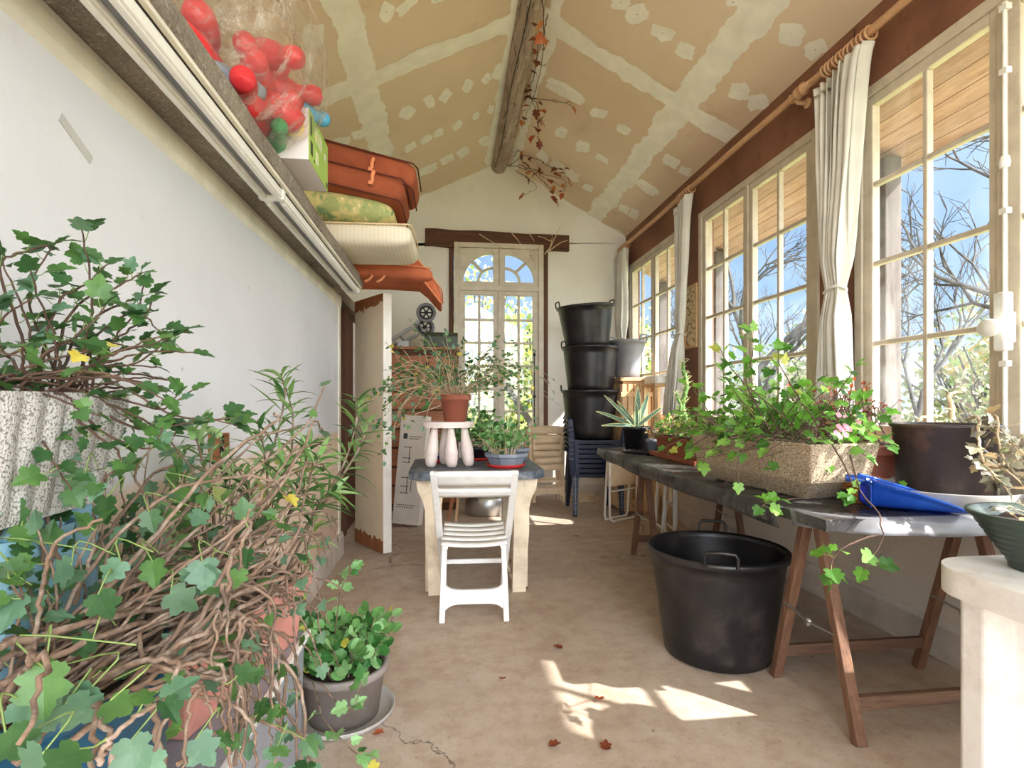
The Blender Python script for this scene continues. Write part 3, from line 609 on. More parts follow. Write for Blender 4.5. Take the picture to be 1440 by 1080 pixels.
tub('grey_tub','grey flared plastic tub standing on the slatted wooden chest in the corner',.19,.13,.40,(1.93,5.62,1.405),'greyplastic',ang=2.2,flare=1)
# ------------------------------------------------------------------ stacked blue chairs
def monobloc():
    r=thing('garden_chair','x','chair',(0,0,0)); mt=M['navy']
    b=MB()
    def seat(i,j):
        x=(-.5+i)*.44; y=-.25+.44*j; return V((x*(1-.1*j),y,.42-.03*j*(1-j)*2-.012*math.cos(x*7)+(-.022 if j<.02 else 0)))
    b.grid(seat,12,14); b.box(-.225,.225,-.264,-.248,.392,.424); b.build('seat',mt,r,solid=.006)
    b=MB()
    def bk(x,z): return V((x,.205+.13*(z-.42)/.4-.10*(x/.25)**2*.35,z))
    for k in range(5):
        x0=-.17+k*.07; b.grid(lambda i,j:bk(x0+.055*i,.45+.27*j),2,6)
    b.grid(lambda i,j:bk(-.225+.45*i,.72+.09*j-.05*(2*i-1)**2),16,3); b.grid(lambda i,j:bk(-.20+.4*i,.41+.05*j),10,2)
    b.build('backrest',mt,r,solid=.006)
    for s in (-1,1):
        b=MB(); pts=[(s*.255,-.262,.40),(s*.272,-.268,.56),(s*.278,-.25,.628),(s*.282,-.18,.645),(s*.280,0,.640),(s*.268,.14,.632),(s*.242,.20,.66),(s*.225,.24,.74)]
        for p,q in zip(pts,pts[1:]): b.bar(p,q,.05,.014,up=(0,0,1) if abs(p[2]-q[2])<.05 else (0,1,0))
        b.build('armrest',mt,r,.004)
    for s in (-1,1):
        b=MB(); 
        def lg(xt,yt,xb,yb,zt,wd,sy):
            for (ww,dd,ox,oy) in ((wd,.007,0,0),(.007,wd,s*wd/2,sy*wd/2)):
                vs=[]
                for (cx,cy,z,kk) in ((xb,yb,0,.72),(xt,yt,zt,1.1)):
                    for dx,dy in ((-1,-1),(1,-1),(1,1),(-1,1)): vs.append((cx+ox*kk+dx*ww*kk/2,cy+oy*kk+dy*dd/2*(kk if dd>.01 else 1),z))
                b.add(vs,[(3,2,1,0),(4,5,6,7),(0,1,5,4),(1,2,6,5),(2,3,7,6),(3,0,4,7)])
        lg(s*.225,-.255,s*.235,-.285,.43,.055,1); b.build('leg',mt,r)
        if s==-1: pass
        b=MB(); lg(s*.195,.20,s*.225,.275,.46,.055,-1); b.build('leg',mt,r)
    for s in (-1,1):
        b=MB()
        for k in range(6): b.bar((s*.208+.0,-.2905+.0009*k*5,.035+k*.028),(s*.262,-.2905+.0009*k*5,.035+k*.028),.003,.004)
        b.bar((s*.235,-.2905,.02),(s*.235,-.284,.19),.003,.004,up=(1,0,0)); b.build('grip_pattern',M['octgrey'],r)
    return r
ORD=['bottom','second from bottom','third from bottom','fourth from bottom','fifth from bottom','sixth from bottom','second from top','topmost']
c0=monobloc()
for k in range(8):
    o=c0 if k==0 else copy_tree(c0)
    o.location=(1.53+.002*(k%3),5.555+.004*k,.048*k); o.rotation_euler=(0,0,-.06); tag(o,'dark blue plastic garden armchair, %s of its stack'%ORD[k],'chair','stacked dark blue garden chairs')
# ------------------------------------------------------------------ folding chairs
def folding_chair(mat,ang):
    """slatted plastic folding chair; ang opens the X of the legs"""
    r=thing('folding_chair','x','chair'); m=M[mat]
    top=V((0,-.30,.81)); bot=V((0,.42,0)); f0=V((0,-.10,0)); f1=V((0,.05,.40))
    if not ang:
        top=V((0,-.02,.86)); bot=V((0,.02,0)); f0=V((0,-.055,.01)); f1=V((0,-.05,.42))
    def A(t): return top+(bot-top)*t
    for s in (-1,1):
        b=MB(); p=A(0); q=A(.48); b.bar((s*.197,p.y,p.z),(s*.187,q.y,q.z),.022,.036,up=(1,0,0)); e=A(1); b.bar((s*.187,q.y,q.z),(s*.178,e.y,e.z+.004),.022,.032,up=(1,0,0)); b.build('leg',m,r,.005)
    d=(bot-top).normalized(); nz=V((0,d.z,-d.y))
    b=MB()
    for (t0,t1) in ((.0,.098),(.118,.17)):
        def fn(i,j): 
            x=(-.5+i)*.394; bow=-.030*(1-(2*i-1)**2); p=A(t0+(t1-t0)*j); return V((x,p.y+bow,p.z+.004*(1-(2*i-1)**2)))
        b.grid(fn,14,3)
    b.build('backrest',m,r,solid=.014)
    b=MB()
    if ang: y0,z0,y1,z1=-.10,.405,.30,.44
    else: y0,z0,y1,z1=-.045,.36,-.045,.74
    for k in range(5):
        ta,tb=k/5+.012,(k+1)/5-.012
        def fs(i,j):
            t=ta+(tb-ta)*j; bow=.012*(1-(2*i-1)**2); x=(-.5+i)*.345
            return V((x,y0+(y1-y0)*t-(bow if not ang else 0),z0+(z1-z0)*t-(bow if ang else 0)))
        b.grid(fs,10,2)
    for s in (-1,1): b.bar((s*.150,y0+.01,z0-.012),(s*.150,y1,z1-.012),.02,.016)
    b.build('seat',m,r,solid=.010)
    for s in (-1,1):
        b=MB(); b.bar((s*.168,f0.y,f0.z),(s*.160,f1.y,f1.z),.03,.028,up=(0,1,0)); b.build('leg',m,r,.005)
    g=f0+(f1-f0)*.22; h=f0+(f1-f0)*.38
    b=MB(); vs=[]; n=16
    for i in range(n+1):
        x=-.152+.304*i/n; k=(abs(2*i/n-1))**6*.03; vs+=[(x,g.y-.011,g.z-k),(x,h.y-.011,h.z+k),(x,g.y+.011,g.z-k),(x,h.y+.011,h.z+k)]
    fs=[]
    for i in range(n): p=4*i;q=p+4; fs+=[(p,q,q+1,p+1),(p+2,p+3,q+3,q+2),(p,p+2,q+2,q),(p+1,q+1,q+3,p+3)]
    b.add(vs,fs); b.build('leg_rail',m,r)
    q=A(.72); b=MB(); b.bar((-.18,q.y,q.z),(.18,q.y,q.z),.02,.026); b.build('stretcher',m,r,.004)
    b=MB()
    for s in (-1,1): p=A(.49); b.box(s*.18-.012,s*.18+.012,p.y-.02,p.y+.012,p.z-.015,p.z+.02)
    b.build('hinge',M['steel'],r,.003)
    return r
fc=folding_chair('whiteplastic',1); fc.location=(.148,2.92,0); fc.rotation_euler=(0,0,-.045); tag(fc,'white slatted folding chair tucked up to the potting table','chair')
f2=folding_chair('beigeplastic',0)
for k,(x,y,t,l) in enumerate(((1.14,6.02,-.13,'nearest of the folded beige chairs leaning on the back wall'),(1.13,6.14,-.10,'middle one of the folded beige chairs leaning on the back wall'),(1.12,6.25,-.075,'hindmost of the folded beige chairs leaning on the back wall'))):
    o=f2 if k==0 else copy_tree(f2); o.location=(x,y,.005); o.rotation_euler=(t,0,.03); tag(o,l,'chair','folded beige chairs')
# ------------------------------------------------------------------ potting table
r=thing('garden_table','square plastic garden table with a slate blue top and dirty cream legs','table',(.185,3.60,0))
b=MB(); X0,X1,Y0,Y1,k=-.225,.595,3.185,4.02,.075
pl=[(X0+k,Y0),(X1-k,Y0),(X1,Y0+k),(X1,Y1-k),(X1-k,Y1),(X0+k,Y1),(X0,Y1-k),(X0,Y0+k)]
b.prism(pl,.688,.735); b.build('tabletop',M['slate'],r,.010,3)
for (sx,sy) in ((-1,-1),(1,-1),(1,1),(-1,1)):
    cx,cy=(X0 if sx<0 else X1),(Y0 if sy<0 else Y1)
    def S(w,z): return w,z
    prof=[(.045,.69),(.055,.62),(.085,.56),(.098,.50),(.098,.36),(.11,.22),(.118,0)]
    prin=[(.29,.69),(.24,.655),(.205,.60),(.195,.52),(.19,.40),(.195,.22),(.20,0)]
    b=MB()
    poly=[(cx-sx*a,z) for a,z in prof]+[(cx-sx*a,z) for a,z in reversed(prin)]
    b.prism(poly,cy-sy*.055,cy-sy*.10,'Y')
    poly=[(cy-sy*a,z) for a,z in prof]+[(cy-sy*a,z) for a,z in reversed(prin)]
    b.prism(poly,cx-sx*.098,cx-sx*.13,'X'); b.build('leg',M['dirtyplastic'],r,.006)
b=MB(); b.box(X0+.2,X1-.2,Y0+.05,Y0+.085,.63,.688); b.box(X0+.2,X1-.2,Y1-.085,Y1-.05,.63,.688); b.box(X0+.06,X0+.09,Y0+.2,Y1-.2,.63,.688); b.box(X1-.09,X1-.06,Y0+.2,Y1-.2,.63,.688); b.build('apron',M['dirtyplastic'],r,.004)
TZ=.735
# little stool carrying the ivy pot
r=thing('pot_stool','small pinkish white stool with bulbous turned legs standing on the potting table','stool',(.01,3.52,TZ))
b=MB(); b.prism([(.01+.165*math.cos(a)*1.0,3.52+.13*math.sin(a)) for a in [i*PI/16 for i in range(32)]],.985,1.022); b.build('seat',M['pinkwhite'],r,.008,3)
for k,(dx,dy) in enumerate(((-.10,-.05),(.02,-.09),(.12,-.03),(-.02,.09))):
    b=MB(); T=rot(x=dy*-.9,y=dx*-.75*-1,t=(.01+dx*.72,3.52+dy*.72,.99)); T=Matrix.Translation((.01+dx*1.12,3.52+dy*1.12,TZ))@Matrix.Rotation(dy*1.1,4,'X')@Matrix.Rotation(-dx*1.1,4,'Y')
    b.lathe([(0,.002),(.022,.002),(.034,.02),(.040,.06),(.038,.075),(.041,.08),(.041,.10),(.036,.14),(.026,.20),(.020,.25),(.02,.262),(0,.262)],18,M=T); b.build('leg',M['pinkwhite'],r)
def dish(name,label,r_,h,loc,mat,cat='saucer',sx=1,sy=1,n=40,group=None):
    b=MB(); b.lathe([(0,0),(r_*.86,0),(r_*.97,h*.5),(r_,h*.95),(r_,h),(r_-.006,h),(r_*.95-.004,h*.5),(r_*.84,.006),(0,.006)],n,loc,sx=sx,sy=sy)
    return tag(b.build(name,M[mat]),label,cat,group)
dish('saucer','red plastic saucer under the grey octagonal planter',.125,.022,(.375,3.43,TZ),'saucer_red',sx=1.0)
dish('saucer','red plastic saucer under the small blue pot',.10,.022,(-.02,3.77,TZ),'saucer_red')
dish('saucer','dark red saucer at the back of the potting table',.10,.02,(.22,3.88,TZ),'saucer_red')
# ------------------------------------------------------------------ trestle table with everything on it
def trestle(label,x0,x1,yc,sp,h,ty=.0):
    r=thing('trestle',label,'trestle',((x0+x1)/2,yc,0))
    for s in (-1,1):
        for x in (x0,x1): 
            b=MB(); b.bar((x,yc+s*sp,0.0),(x,yc+s*.028,h),.038,.034,up=(0,1,0)); b.build('leg',M['trestle'],r,.003)
        for z in (.125,):
            y=yc+s*(sp+(.028-sp)*z/h); b=MB(); b.bar((x0+.018,y,z),(x1-.018,y,z),.024,.046); b.build('cross_rail',M['trestle_x'],r,.003)
        b=MB(); b.bar((x0-.03,yc+s*.02,h-.02),(x1+.03,yc+s*.02,h-.02),.028,.05); b.build('top_rail',M['trestle_x'],r,.003)
    for x in (x0-.02,x1-.022):
        z=.335; y=(sp+(.028-sp)*z/h); b=MB(); b.bar((x,yc-y,z),(x,yc+.01,z-.012),.004,.014,up=(1,0,0)); b.bar((x,yc-.01,z-.012),(x,yc+y,z+.01),.004,.014,up=(1,0,0))
        b.lathe([(0,-.006),(.016,-.006),(.016,.006),(0,.006)],14,M=rot(t=(x,yc,z-.012))@Matrix.Rotation(PI/2,4,'Y')); b.build('stay',M['steel'],r)
trestle('near brown wooden trestle with chrome stays under the black sheet tabletop',1.37,2.03,1.885,.232,.727)
trestle('far brown wooden trestle under the black sheet tabletop',1.40,2.03,3.70,.235,.727)
r=thing('sheet_tabletop','long black vinyl sheet tabletop with a rolled front edge resting on two trestles','table',(1.66,3.0,.73))
b=MB(); Z0,Z1=.7275,.765
n=40
def fe(y): return 1.225+.022*math.sin((y-1.6)/2.8*PI)*-1+.055*max(0,(y-3.4)/1.0)
b.prism([(fe(1.62+2.8*i/n),1.62+2.8*i/n) for i in range(n+1)][::-1]+[(2.14,1.62),(2.14,4.42)][::1],Z0,Z1); b.build('board',M['vinyl'],r,.004)
b=MB()
def roll(i,j):
    y=1.84+2.58*i; a=-.35*PI+1.35*PI*j; q=.036; k=.004*math.sin(y*9)*(1 if j>.5 else 0)
    return V((fe(y)-.004-q*math.sin(a*.9)*.55-.004,y,Z1-.034+q*math.cos(a)+k))
b.grid(roll,80,12); b.build('rolled_edge',M['vinyl'],r,solid=.006)
b=MB()
for k in range(5):
    y=[2.02,2.14,2.9,3.55,4.1][k]; b.tube([roll((y-1.84)/2.58,j/8)+V((-.003,0,0.002)) for j in range(9)],.003,5)
b.build('seam',M['dark'],r)
b=MB()
def flap(i,j):
    x=1.20+.92*i; e=min(1,i/.22); q=.05*(1-e)**2
    a=j*1.25; y=1.63-.055*math.sin(a)*(.4+.6*e)+.17*(1-e)**2; z=Z1+.003-.062*(1-math.cos(a))*1.0-.012*j+.006*math.sin(i*9)*j
    return V((x+.015*(1-e),y,z))
b.grid(flap,40,8); b.build('end_flap',M['vinylglare'],r,solid=.004)
TT=.766
# ------------------------------------------------------------------ white near table
r=thing('garden_table','white plastic garden table with a thick rounded rim at the right edge','table',(1.64,.93,0))
def rr_(x0,x1,y0,y1,q,n=10):
    o=[]
    for (cx,cy,a0) in ((x1-q,y1-q,0),(x0+q,y1-q,PI/2),(x0+q,y0+q,PI),(x1-q,y0+q,1.5*PI)):
        for i in range(n+1): a=a0+PI/2*i/n; o.append((cx+q*math.cos(a),cy+q*math.sin(a)))
    return o
b=MB(); b.prism(rr_(1.275,2.06,.50,1.335,.13),.655,.722,sm=True); b.build('tabletop',M['whiteplastic'],r,.022,4)
for (x,y,sx,sy) in ((1.37,1.20,1,1),(1.92,1.20,-1,1),(1.37,.64,1,-1),(1.92,.64,-1,-1)):
    b=MB(); q=.075; pl=[(x+q*sx_*1.0*math.cos(0),0) for sx_ in ()]
    pl=[(x+q*math.cos(a),y+q*math.sin(a)) for a in [PI/8+i*PI/4 for i in range(8)]]
    b.prism(pl,0,.66); b.build('leg',M['whiteplastic'],r,.006)
# ------------------------------------------------------------------ chest, carton, cabinet, trolley at the back
r=thing('slatted_chest','tall tan slatted wooden chest in the back right corner','chest',(1.98,5.62,0))
MB().box(1.80,2.155,5.38,5.86,.02,1.36).build('carcass',M['tanwood'],r)
b=MB()
for i in range(6): x=1.785+.064*i; b.box(x,x+.048,5.355,5.38,.06,1.33)
for i in range(7): y=5.385+.07*i; b.box(1.775,1.80,y,y+.052,.06,1.33)
b.build('slats',M['tanwood'],r,.004); MB().box(1.76,2.16,5.34,5.88,1.36,1.40).build('lid',M['tanwood'],r,.008)
for z in (.1,.7,1.2): 
    b=MB(); b.box(1.768,2.16,5.345,5.356,z,z+.05); b.build('batten',M['tanwood'],r,.003)
o=MB(); o.prism(rr_(2.0,2.17,5.0,5.34,.04,5),1.33,1.40); o.box(2.02,2.15,5.03,5.31,1.402,1.408); o=o.build('tray',M['white_paint'],None,.01); tag(o,'white plastic tray on the stool beside the slatted chest','tray')
r=thing('plant_stand','tan wooden stand in the window corner carrying the white tray','stand',(2.08,5.17,0))
for x in (2.01,2.15):
    for y in (5.03,5.31): b=MB(); b.box(x-.018,x+.018,y-.018,y+.018,0,1.30); b.build('leg',M['tanwood'],r,.003)
MB().box(1.99,2.17,5.0,5.34,1.30,1.329).build('top',M['tanwood'],r,.004)
r=thing('carton','tall white flat-pack carton leaning behind the potting table','carton',(-.34,5.05,0))
CM=rot(z=-.32,x=-.10,y=.05,t=(-.36,5.07,.024)); b=MB(); b.box(-.13,.13,-.05,.05,0,1.0,0,CM); b.build('box',M['card'],r,.003)
b=MB(); F=lambda x0,x1,z0,z1:b.box(x0,x1,-.0512,-.0502,z0,z1,0,CM)
for z in (.28,.34,.42,.56,.60): F(-.08,.0,z,z+.006)
F(-.02,-.013,.28,.44); F(-.02,-.013,.56,.7); F(-.08,.0,.70,.706); F(.02,.026,.3,.5)
for i in range(9): F(-.10+.02*i,-.088+.02*i,.17,.178)
for i in range(7): F(-.10+.024*i,-.085+.024*i,.15,.157)
F(-.09,-.05,.78,.83); F(-.03,.09,.80,.806); F(-.03,.07,.78,.786)
b.build('printing',M['ink'],r)
r=thing('cabinet','orange-brown wooden cabinet with horizontal drawer fronts behind the ivy stool','cabinet',(-.42,6.05,0))
MB().box(-1.02,.125,5.80,6.30,0.0,1.70).build('carcass',M['oldwood'],r,.004)
for i in range(8):
    z=.08+i*.198; b=MB(); b.box(-1.0,.105,5.776,5.80,z,z+.178); o=b.build('drawer',M['cabinet'],r,.008)
    for x in (-.6,-.2): MB().lathe([(0,0),(.01,0),(.012,.012),(.018,.018),(.014,.028),(0,.03)],12,M=rot(t=(x,5.776,z+.09))@Matrix.Rotation(PI/2,4,'X')).build('knob',M['oldwood'],o)
MB().box(-1.04,.145,5.765,6.31,1.70,1.73).build('top',M['cabinet'],r,.006)
b=MB(); b.box(-.235,.12,5.86,6.12,1.731,1.86); b.prism([(5.86,1.86),(6.12,1.86),(6.12,1.93),(5.90,1.90)],-.235,.12,'X'); o=b.build('tin_box',M['darkgreenbox'],None,.006); tag(o,'dark green box with a sloping lid on the cabinet beside the back window','box')
r=thing('hand_trolley','folded grey tubular hand trolley with two black wheels lying on the cabinet','trolley',(-.6,6.0,1.731))
b=MB(); b.tube([(-.95,5.90,1.745),(-.60,5.88,1.80),(-.36,5.86,1.95),(-.235,5.84,2.07)],.02,10); b.tube([(-.95,6.12,1.745),(-.60,6.06,1.76),(-.36,6.02,1.86),(-.20,6.0,1.97)],.02,10); b.tube([(-.50,5.87,1.86),(-.46,6.04,1.82)],.012,8); b.tube([(-.30,5.85,2.0),(-.26,6.01,1.93)],.014,8)
b.box(-.52,-.40,5.85,5.95,1.732,1.80); b.build('frame',M['greymetal'],r)
for (x,y,z) in ((-.215,5.80,2.095),(-.235,6.0,1.965)):
    T=rot(t=(x,y,z))@Matrix.Rotation(PI/2,4,'X')@Matrix.Identity(4)
    b=MB(); b.tube([T@V((.088*math.cos(a),.088*math.sin(a),0)) for a in [k*PI/16 for k in range(32)]],.017,10,closed=True); w_=b.build('wheel',M['greyplastic'],r)
    b=MB(); b.tube([T@V((.066*math.cos(a),.066*math.sin(a),0)) for a in [k*PI/16 for k in range(32)]],.012,8,closed=True)
    for k in range(6): a=k*PI/3; b.tube([T@V((.015*math.cos(a),.015*math.sin(a),0)),T@V((.068*math.cos(a),.068*math.sin(a),0))],.008,6)
    b.lathe([(0,-.02),(.02,-.02),(.02,.02),(0,.02)],14,M=T); b.build('hub',M['tyre'],w_)
# under the tables
r=thing('metal_tank','squat grey metal tank on the floor behind the potting table','tank',(.42,5.55,0))
b=MB(); b.lathe([(0,0),(.17,0),(.185,.015),(.185,.17),(.17,.19),(0,.195)],32,(.42,5.55,.002),sx=1.25); b.build('body',M['steel'],r)
b=MB(); b.tube([(.22,5.42,.16),(.22,5.38,.19),(.3,5.36,.19),(.3,5.40,.16)],.006,8); b.build('handle',M['tyre'],r)
b=MB(); T=rot(t=(.70,5.35,.062))@Matrix.Rotation(PI/2,4,'Y'); b.tube([T@V((.045*math.cos(a),.045*math.sin(a),0)) for a in [k*PI/12 for k in range(24)]],.0165,8,closed=True); b.lathe([(0,-.012),(.03,-.012),(.03,.012),(0,.012)],16,M=T); tag(b.build('small_wheel',M['tyre']),'small black wheel standing on the floor behind the potting table','wheel')
b=MB(); b.bar((-.02,4.45,0.0),(.07,4.6,.44),.08,.03,up=(1,0,0)); tag(b.build('board_offcut',M['cabinet'],None,.003),'brown board offcut standing under the potting table','board')
b=MB(); b.bar((.06,4.48,0.0),(.10,4.64,.36),.035,.022,up=(1,0,0)); tag(b.build('batten_offcut',M['tanwood'],None,.003),'pale batten standing beside the brown offcut under the potting table','batten')
b=MB()
for k in range(4): b.tube([(1.56+(.17-.012*k)*math.cos(a),6.12+(.13-.01*k)*math.sin(a),.012+.02*k+.006*math.sin(3*a+k)) for a in [q*PI/20 for q in range(40)]],.0105,8,closed=True)
tag(b.build('hose_coil',M['beigeplastic']),'coiled cream hose on the floor behind the blue chairs','hose')
def tube_frame(label,T):
    r=thing('tubular_chair',label,'chair',T.translation)
    b=MB(); b.tube([T@V(p) for p in ((-.2,0,.70),(-.2,0,.08),(-.185,0,.035),(-.15,0,.016),(.15,0,.016),(.185,0,.035),(.2,0,.08),(.2,0,.70))],.0115,10); b.build('leg_frame',M['white_paint'],r)
    b=MB(); b.tube([T@V(p) for p in ((-.17,.05,.68),(-.17,.09,.06),(-.15,.095,.018),(.15,.095,.018),(.17,.09,.06),(.17,.05,.68))],.0115,10); b.build('leg_frame',M['white_paint'],r)
    b=MB(); b.box(-.185,.185,.012,.045,.34,.68,0,T); b.build('seat',M['beigeplastic'],r,.008)
    b=MB(); b.tube([T@V((-.2,0,.3)),T@V((.2,0,.3))],.008,8); b.build('stretcher',M['white_paint'],r)
tube_frame('white tubular folding chair standing in front of the stacked blue chairs',rot(z=.55,t=(1.70,5.06,.0)))
tube_frame('white tubular folding chair behind the far trestle under the table',rot(z=1.35,t=(1.86,4.35,0)))
tube_frame('white tubular folding chair leaning by the window wall under the table',rot(z=1.45,t=(2.02,4.72,0)))
# ------------------------------------------------------------------ cushions, box and bags on the ledge
LZ=2.041
def canv(name,label,parts,mats,group=None,cat='cushion'):
    r=thing(name,label,cat,parts[0][1]); return r
r=thing('cushion','cream quilted cushion lying on the ledge under the yellow-green one','cushion',(-.62,3.36,LZ))
MB().cushion(.86,.52,.135,rot(z=-.03,t=(-.62,3.40,LZ+.068)),e=.22,puff=.12).build('pad',M['cream'],r)
b=MB(); b.tube([rot(z=-.03,t=(-.62,3.40,LZ+.068))@V(p) for p in [(x*.425,-.262,.05) for x in (-1,-.5,0,.5,.97)]+[(.428,-.24,.05),(.430,0,.05),(.43,.24,.05)]],.005,6); b.build('piping',M['beigeplastic'],r)
r=thing('cushion','yellow-green floral cushion squeezed between the cream and rust cushions','cushion',(-.72,3.34,LZ+.14))
MB().cushion(.80,.48,.15,rot(y=.10,t=(-.70,3.36,LZ+.235)),e=.42,puff=.25).build('pad',M['floral'],r)
r=thing('cushion','rust orange folded lounger cushion with fabric ties topmost on the ledge','cushion',(-.68,3.35,LZ+.3))
T1=rot(y=.20,t=(-.63,3.34,LZ+.375)); T2=rot(y=.22,t=(-.60,3.42,LZ+.52))
b=MB(); b.cushion(.80,.50,.16,T1,e=.24,puff=.1); b.build('lower_fold',M['rust'],r)
b=MB(); b.cushion(.86,.44,.17,T2,e=.2,puff=.1); b.build('upper_fold',M['rust'],r)
b=MB()
for T,w_,hh,dy in ((T1,.78,.06,.252),(T2,.84,.066,.222)):
    for s in (1,-1): b.tube([T@V((x*w_/2,-dy,s*hh)) for x in (-1,-.5,0,.5,.96)]+[T@V((w_/2+.006,-dy+.05,s*hh)),T@V((w_/2+.01,dy-.05,s*hh))],.005,6)
b.build('piping',M['dark_pipe'],r)
b=MB()
for x,z,T in ((-.10,.0,T2),(.18,.0,T2),(-.12,.03,T1),(.22,.03,T1)):
    y=-.232 if T is T2 else -.262; b.tube([T@V((x,y,z+.03)),T@V((x,y-.02,z)),T@V((x+.006,y-.015,z-.035))],.011,8); b.box(x-.012,x+.012,y-.022,y-.004,z-.05,z-.03,0,T)
b.build('tie',M['orange_pipe'],r)
r=thing('cushion','bright orange folded lounger cushion hanging over the top of the open door','cushion',(-.45,4.1,LZ))
b=MB()
def bend(p):
    x=p.x; z=p.z
    return V((x,p.y,z-.10*max(0,(x-.05))**1.4*1.2-.16*max(0,-x-.12)**1.5))
b.cushion(.66,.50,.10,rot(z=.02,t=(-.43,4.02,LZ+.015)),e=.25,deform=bend,puff=.1); b.build('lower_fold',M['orange'],r)
b=MB()
def bend2(p):
    x=p.x; k=max(0,x-.06); return V((x-.12*k*k*4,p.y,p.z-1.05*k-.0*x))
b.cushion(.66,.52,.14,rot(z=.0,t=(-.33,4.12,LZ+.135)),e=.25,deform=bend2,puff=.12); b.build('upper_fold',M['orange'],r)
b=MB(); T=rot(z=.02,t=(-.43,4.02,LZ+.015))
b.tube([T@bend(V((x,-.253,.035))) for x in [-.32+.064*i for i in range(11)]],.005,6)
T=rot(t=(-.33,4.12,LZ+.135)); b.tube([T@bend2(V((x,-.262,.05))) for x in [-.32+.064*i for i in range(11)]]+[T@bend2(V((.335,-.2,.05))),T@bend2(V((.338,.2,.05)))],.005,6); b.tube([T@bend2(V((x,-.262,-.05))) for x in [-.32+.064*i for i in range(11)]],.005,6)
b.build('piping',M['orange_pipe'],r)
b=MB()
for x in (-.50,-.42): b.tube([(x-.0,3.765,LZ-.03),(x-.02,3.755,LZ-.06),(x-.05,3.76,LZ-.075)],.009,8)
b.build('tie',M['orange_pipe'],r)
# printed box
r=thing('printed_box','green and white printed cardboard box on the ledge beyond the bag of toys','box',(-.67,2.24,LZ))
MB().box(-.85,-.503,2.06,2.37,LZ-.001,LZ+.19).build('box',M['cardlav'],r,.002)
MB().box(-.503,-.5005,2.06,2.37,LZ,LZ+.189).build('green_face',M['cardgreen'],r)
b=MB(); F=lambda y0,y1,z0,z1:b.box(-.5005,-.4998,y0,y1,LZ+z0,LZ+z1)
for q_ in ((2.075,2.10,.10,.17),(2.08,2.11,.03,.08),(2.13,2.145,.02,.03),(2.34,2.362,.01,.03)):
    b=MB(); F(*q_); b.build('printing',M['ink'],r)

b2=MB()
for i in range(5): b2.box(-.5005,-.4999,2.15+.025*i,2.16+.025*i,LZ+.11,LZ+.165)
b2.build('lettering',M['card'],r); b2=MB()
for i in range(4): b2.box(-.5005,-.4999,2.16+.012*i,2.164+.012*i,LZ+.03,LZ+.08)
b2.build('stripes',M['card'],r); MB().lathe([(0,0),(.016,0),(.016,.0006),(0,.0006)],20,M=rot(t=(-.5004,2.32,LZ+.12))@Matrix.Rotation(PI/2,4,'Y')).build('round_mark',M['card'],r)
# bags
def bag(name,label,c,rx,ry,rz,mat,seed,neck=1):
    def fn(i,j):
        a=2*PI*i; t=j; z=-rz+2*rz*t
        q=math.sqrt(max(0,1-(2*t-1)**2))
        if t>.5: q=q*(1-neck*(t-.5)*1.1)
        k=1+.16*noise.noise(V((math.cos(a)*2,math.sin(a)*2,t*3+seed)))+.05*noise.noise(V((math.cos(a)*8,math.sin(a)*8,t*5+seed)))
        return V((c[0]+rx*q*k*math.cos(a),c[1]+ry*q*k*math.sin(a),c[2]+z))
    b=MB(); b.grid(fn,72,36,0,True)
    return tag(b.build(name,M[mat]),label,'bag')
bag('toy_bag','clear plastic bag of red toys slumped on the ledge',(-.68,1.95,LZ+.33),.27,.38,.34,'film',3,.5)
rd=random.Random(12)
def skittle(label,cat,group,loc,mat,T,s=1):
    b=MB(); b.lathe([(0,-.11),(.03,-.11),(.045,-.08),(.05,-.03),(.042,.03),(.026,.065),(.030,.09),(.036,.11),(.03,.135),(0,.148)],20,M=Matrix.Translation(loc)@T@Matrix.Scale(s,4))
    return tag(b.build('toy_skittle',M[mat]),label,cat,group)
spots=[(-.66,1.72,.10),(-.60,1.80,.17),(-.63,1.90,.09),(-.58,1.95,.20),(-.66,2.02,.15),(-.60,2.07,.27),(-.70,1.84,.24),(-.57,2.10,.14),(-.72,2.0,.30),(-.62,1.86,.31),(-.75,1.75,.18),(-.66,2.12,.33),(-.54,1.98,.28),(-.56,1.88,.16),(-.58,2.05,.10),(-.54,2.08,.22),(-.62,1.72,.22),(-.58,1.92,.36),(-.55,2.0,.12)]
spots=[p for p in spots if (p[1]<1.84 and p[2]<.15) or (p[1]>=1.84 and p[2]<.29)]+[(-.57,1.80,.07),(-.56,1.90,.06),(-.60,1.98,.05)]
for i,p in enumerate(spots):
    skittle('red plastic skittle inside the clear toy bag on the ledge','toy','red skittles in the toy bag',(p[0]-.065,p[1]-.02,LZ+p[2]+.03),'red',rot(z=rd.uniform(0,6),x=rd.uniform(1.1,2.0)),1.05)
skittle('pale blue plastic toy at the far end of the clear toy bag','toy',None,(-.535,2.13,LZ+.20),'toyblue',rot(z=2.6,x=1.3),.85)
skittle('yellow plastic toy low at the far end of the clear toy bag','toy',None,(-.545,2.10,LZ+.12),'toyyellow',rot(z=2.9,x=1.4),.75)
skittle('green plastic toy under the yellow one in the clear toy bag','toy',None,(-.61,2.04,LZ+.055),'toygreen',rot(z=.4,x=1.5),.8)
skittle('blue-grey plastic toy at the near end of the clear toy bag','toy',None,(-.66,1.74,LZ+.09),'octgrey',rot(z=2.4,x=1.5),.8)
bag('stick_bag','tall hazy bag of wooden slats behind the bag of red toys',(-.80,2.52,LZ+.50),.17,.30,.50,'film2',9,.5)
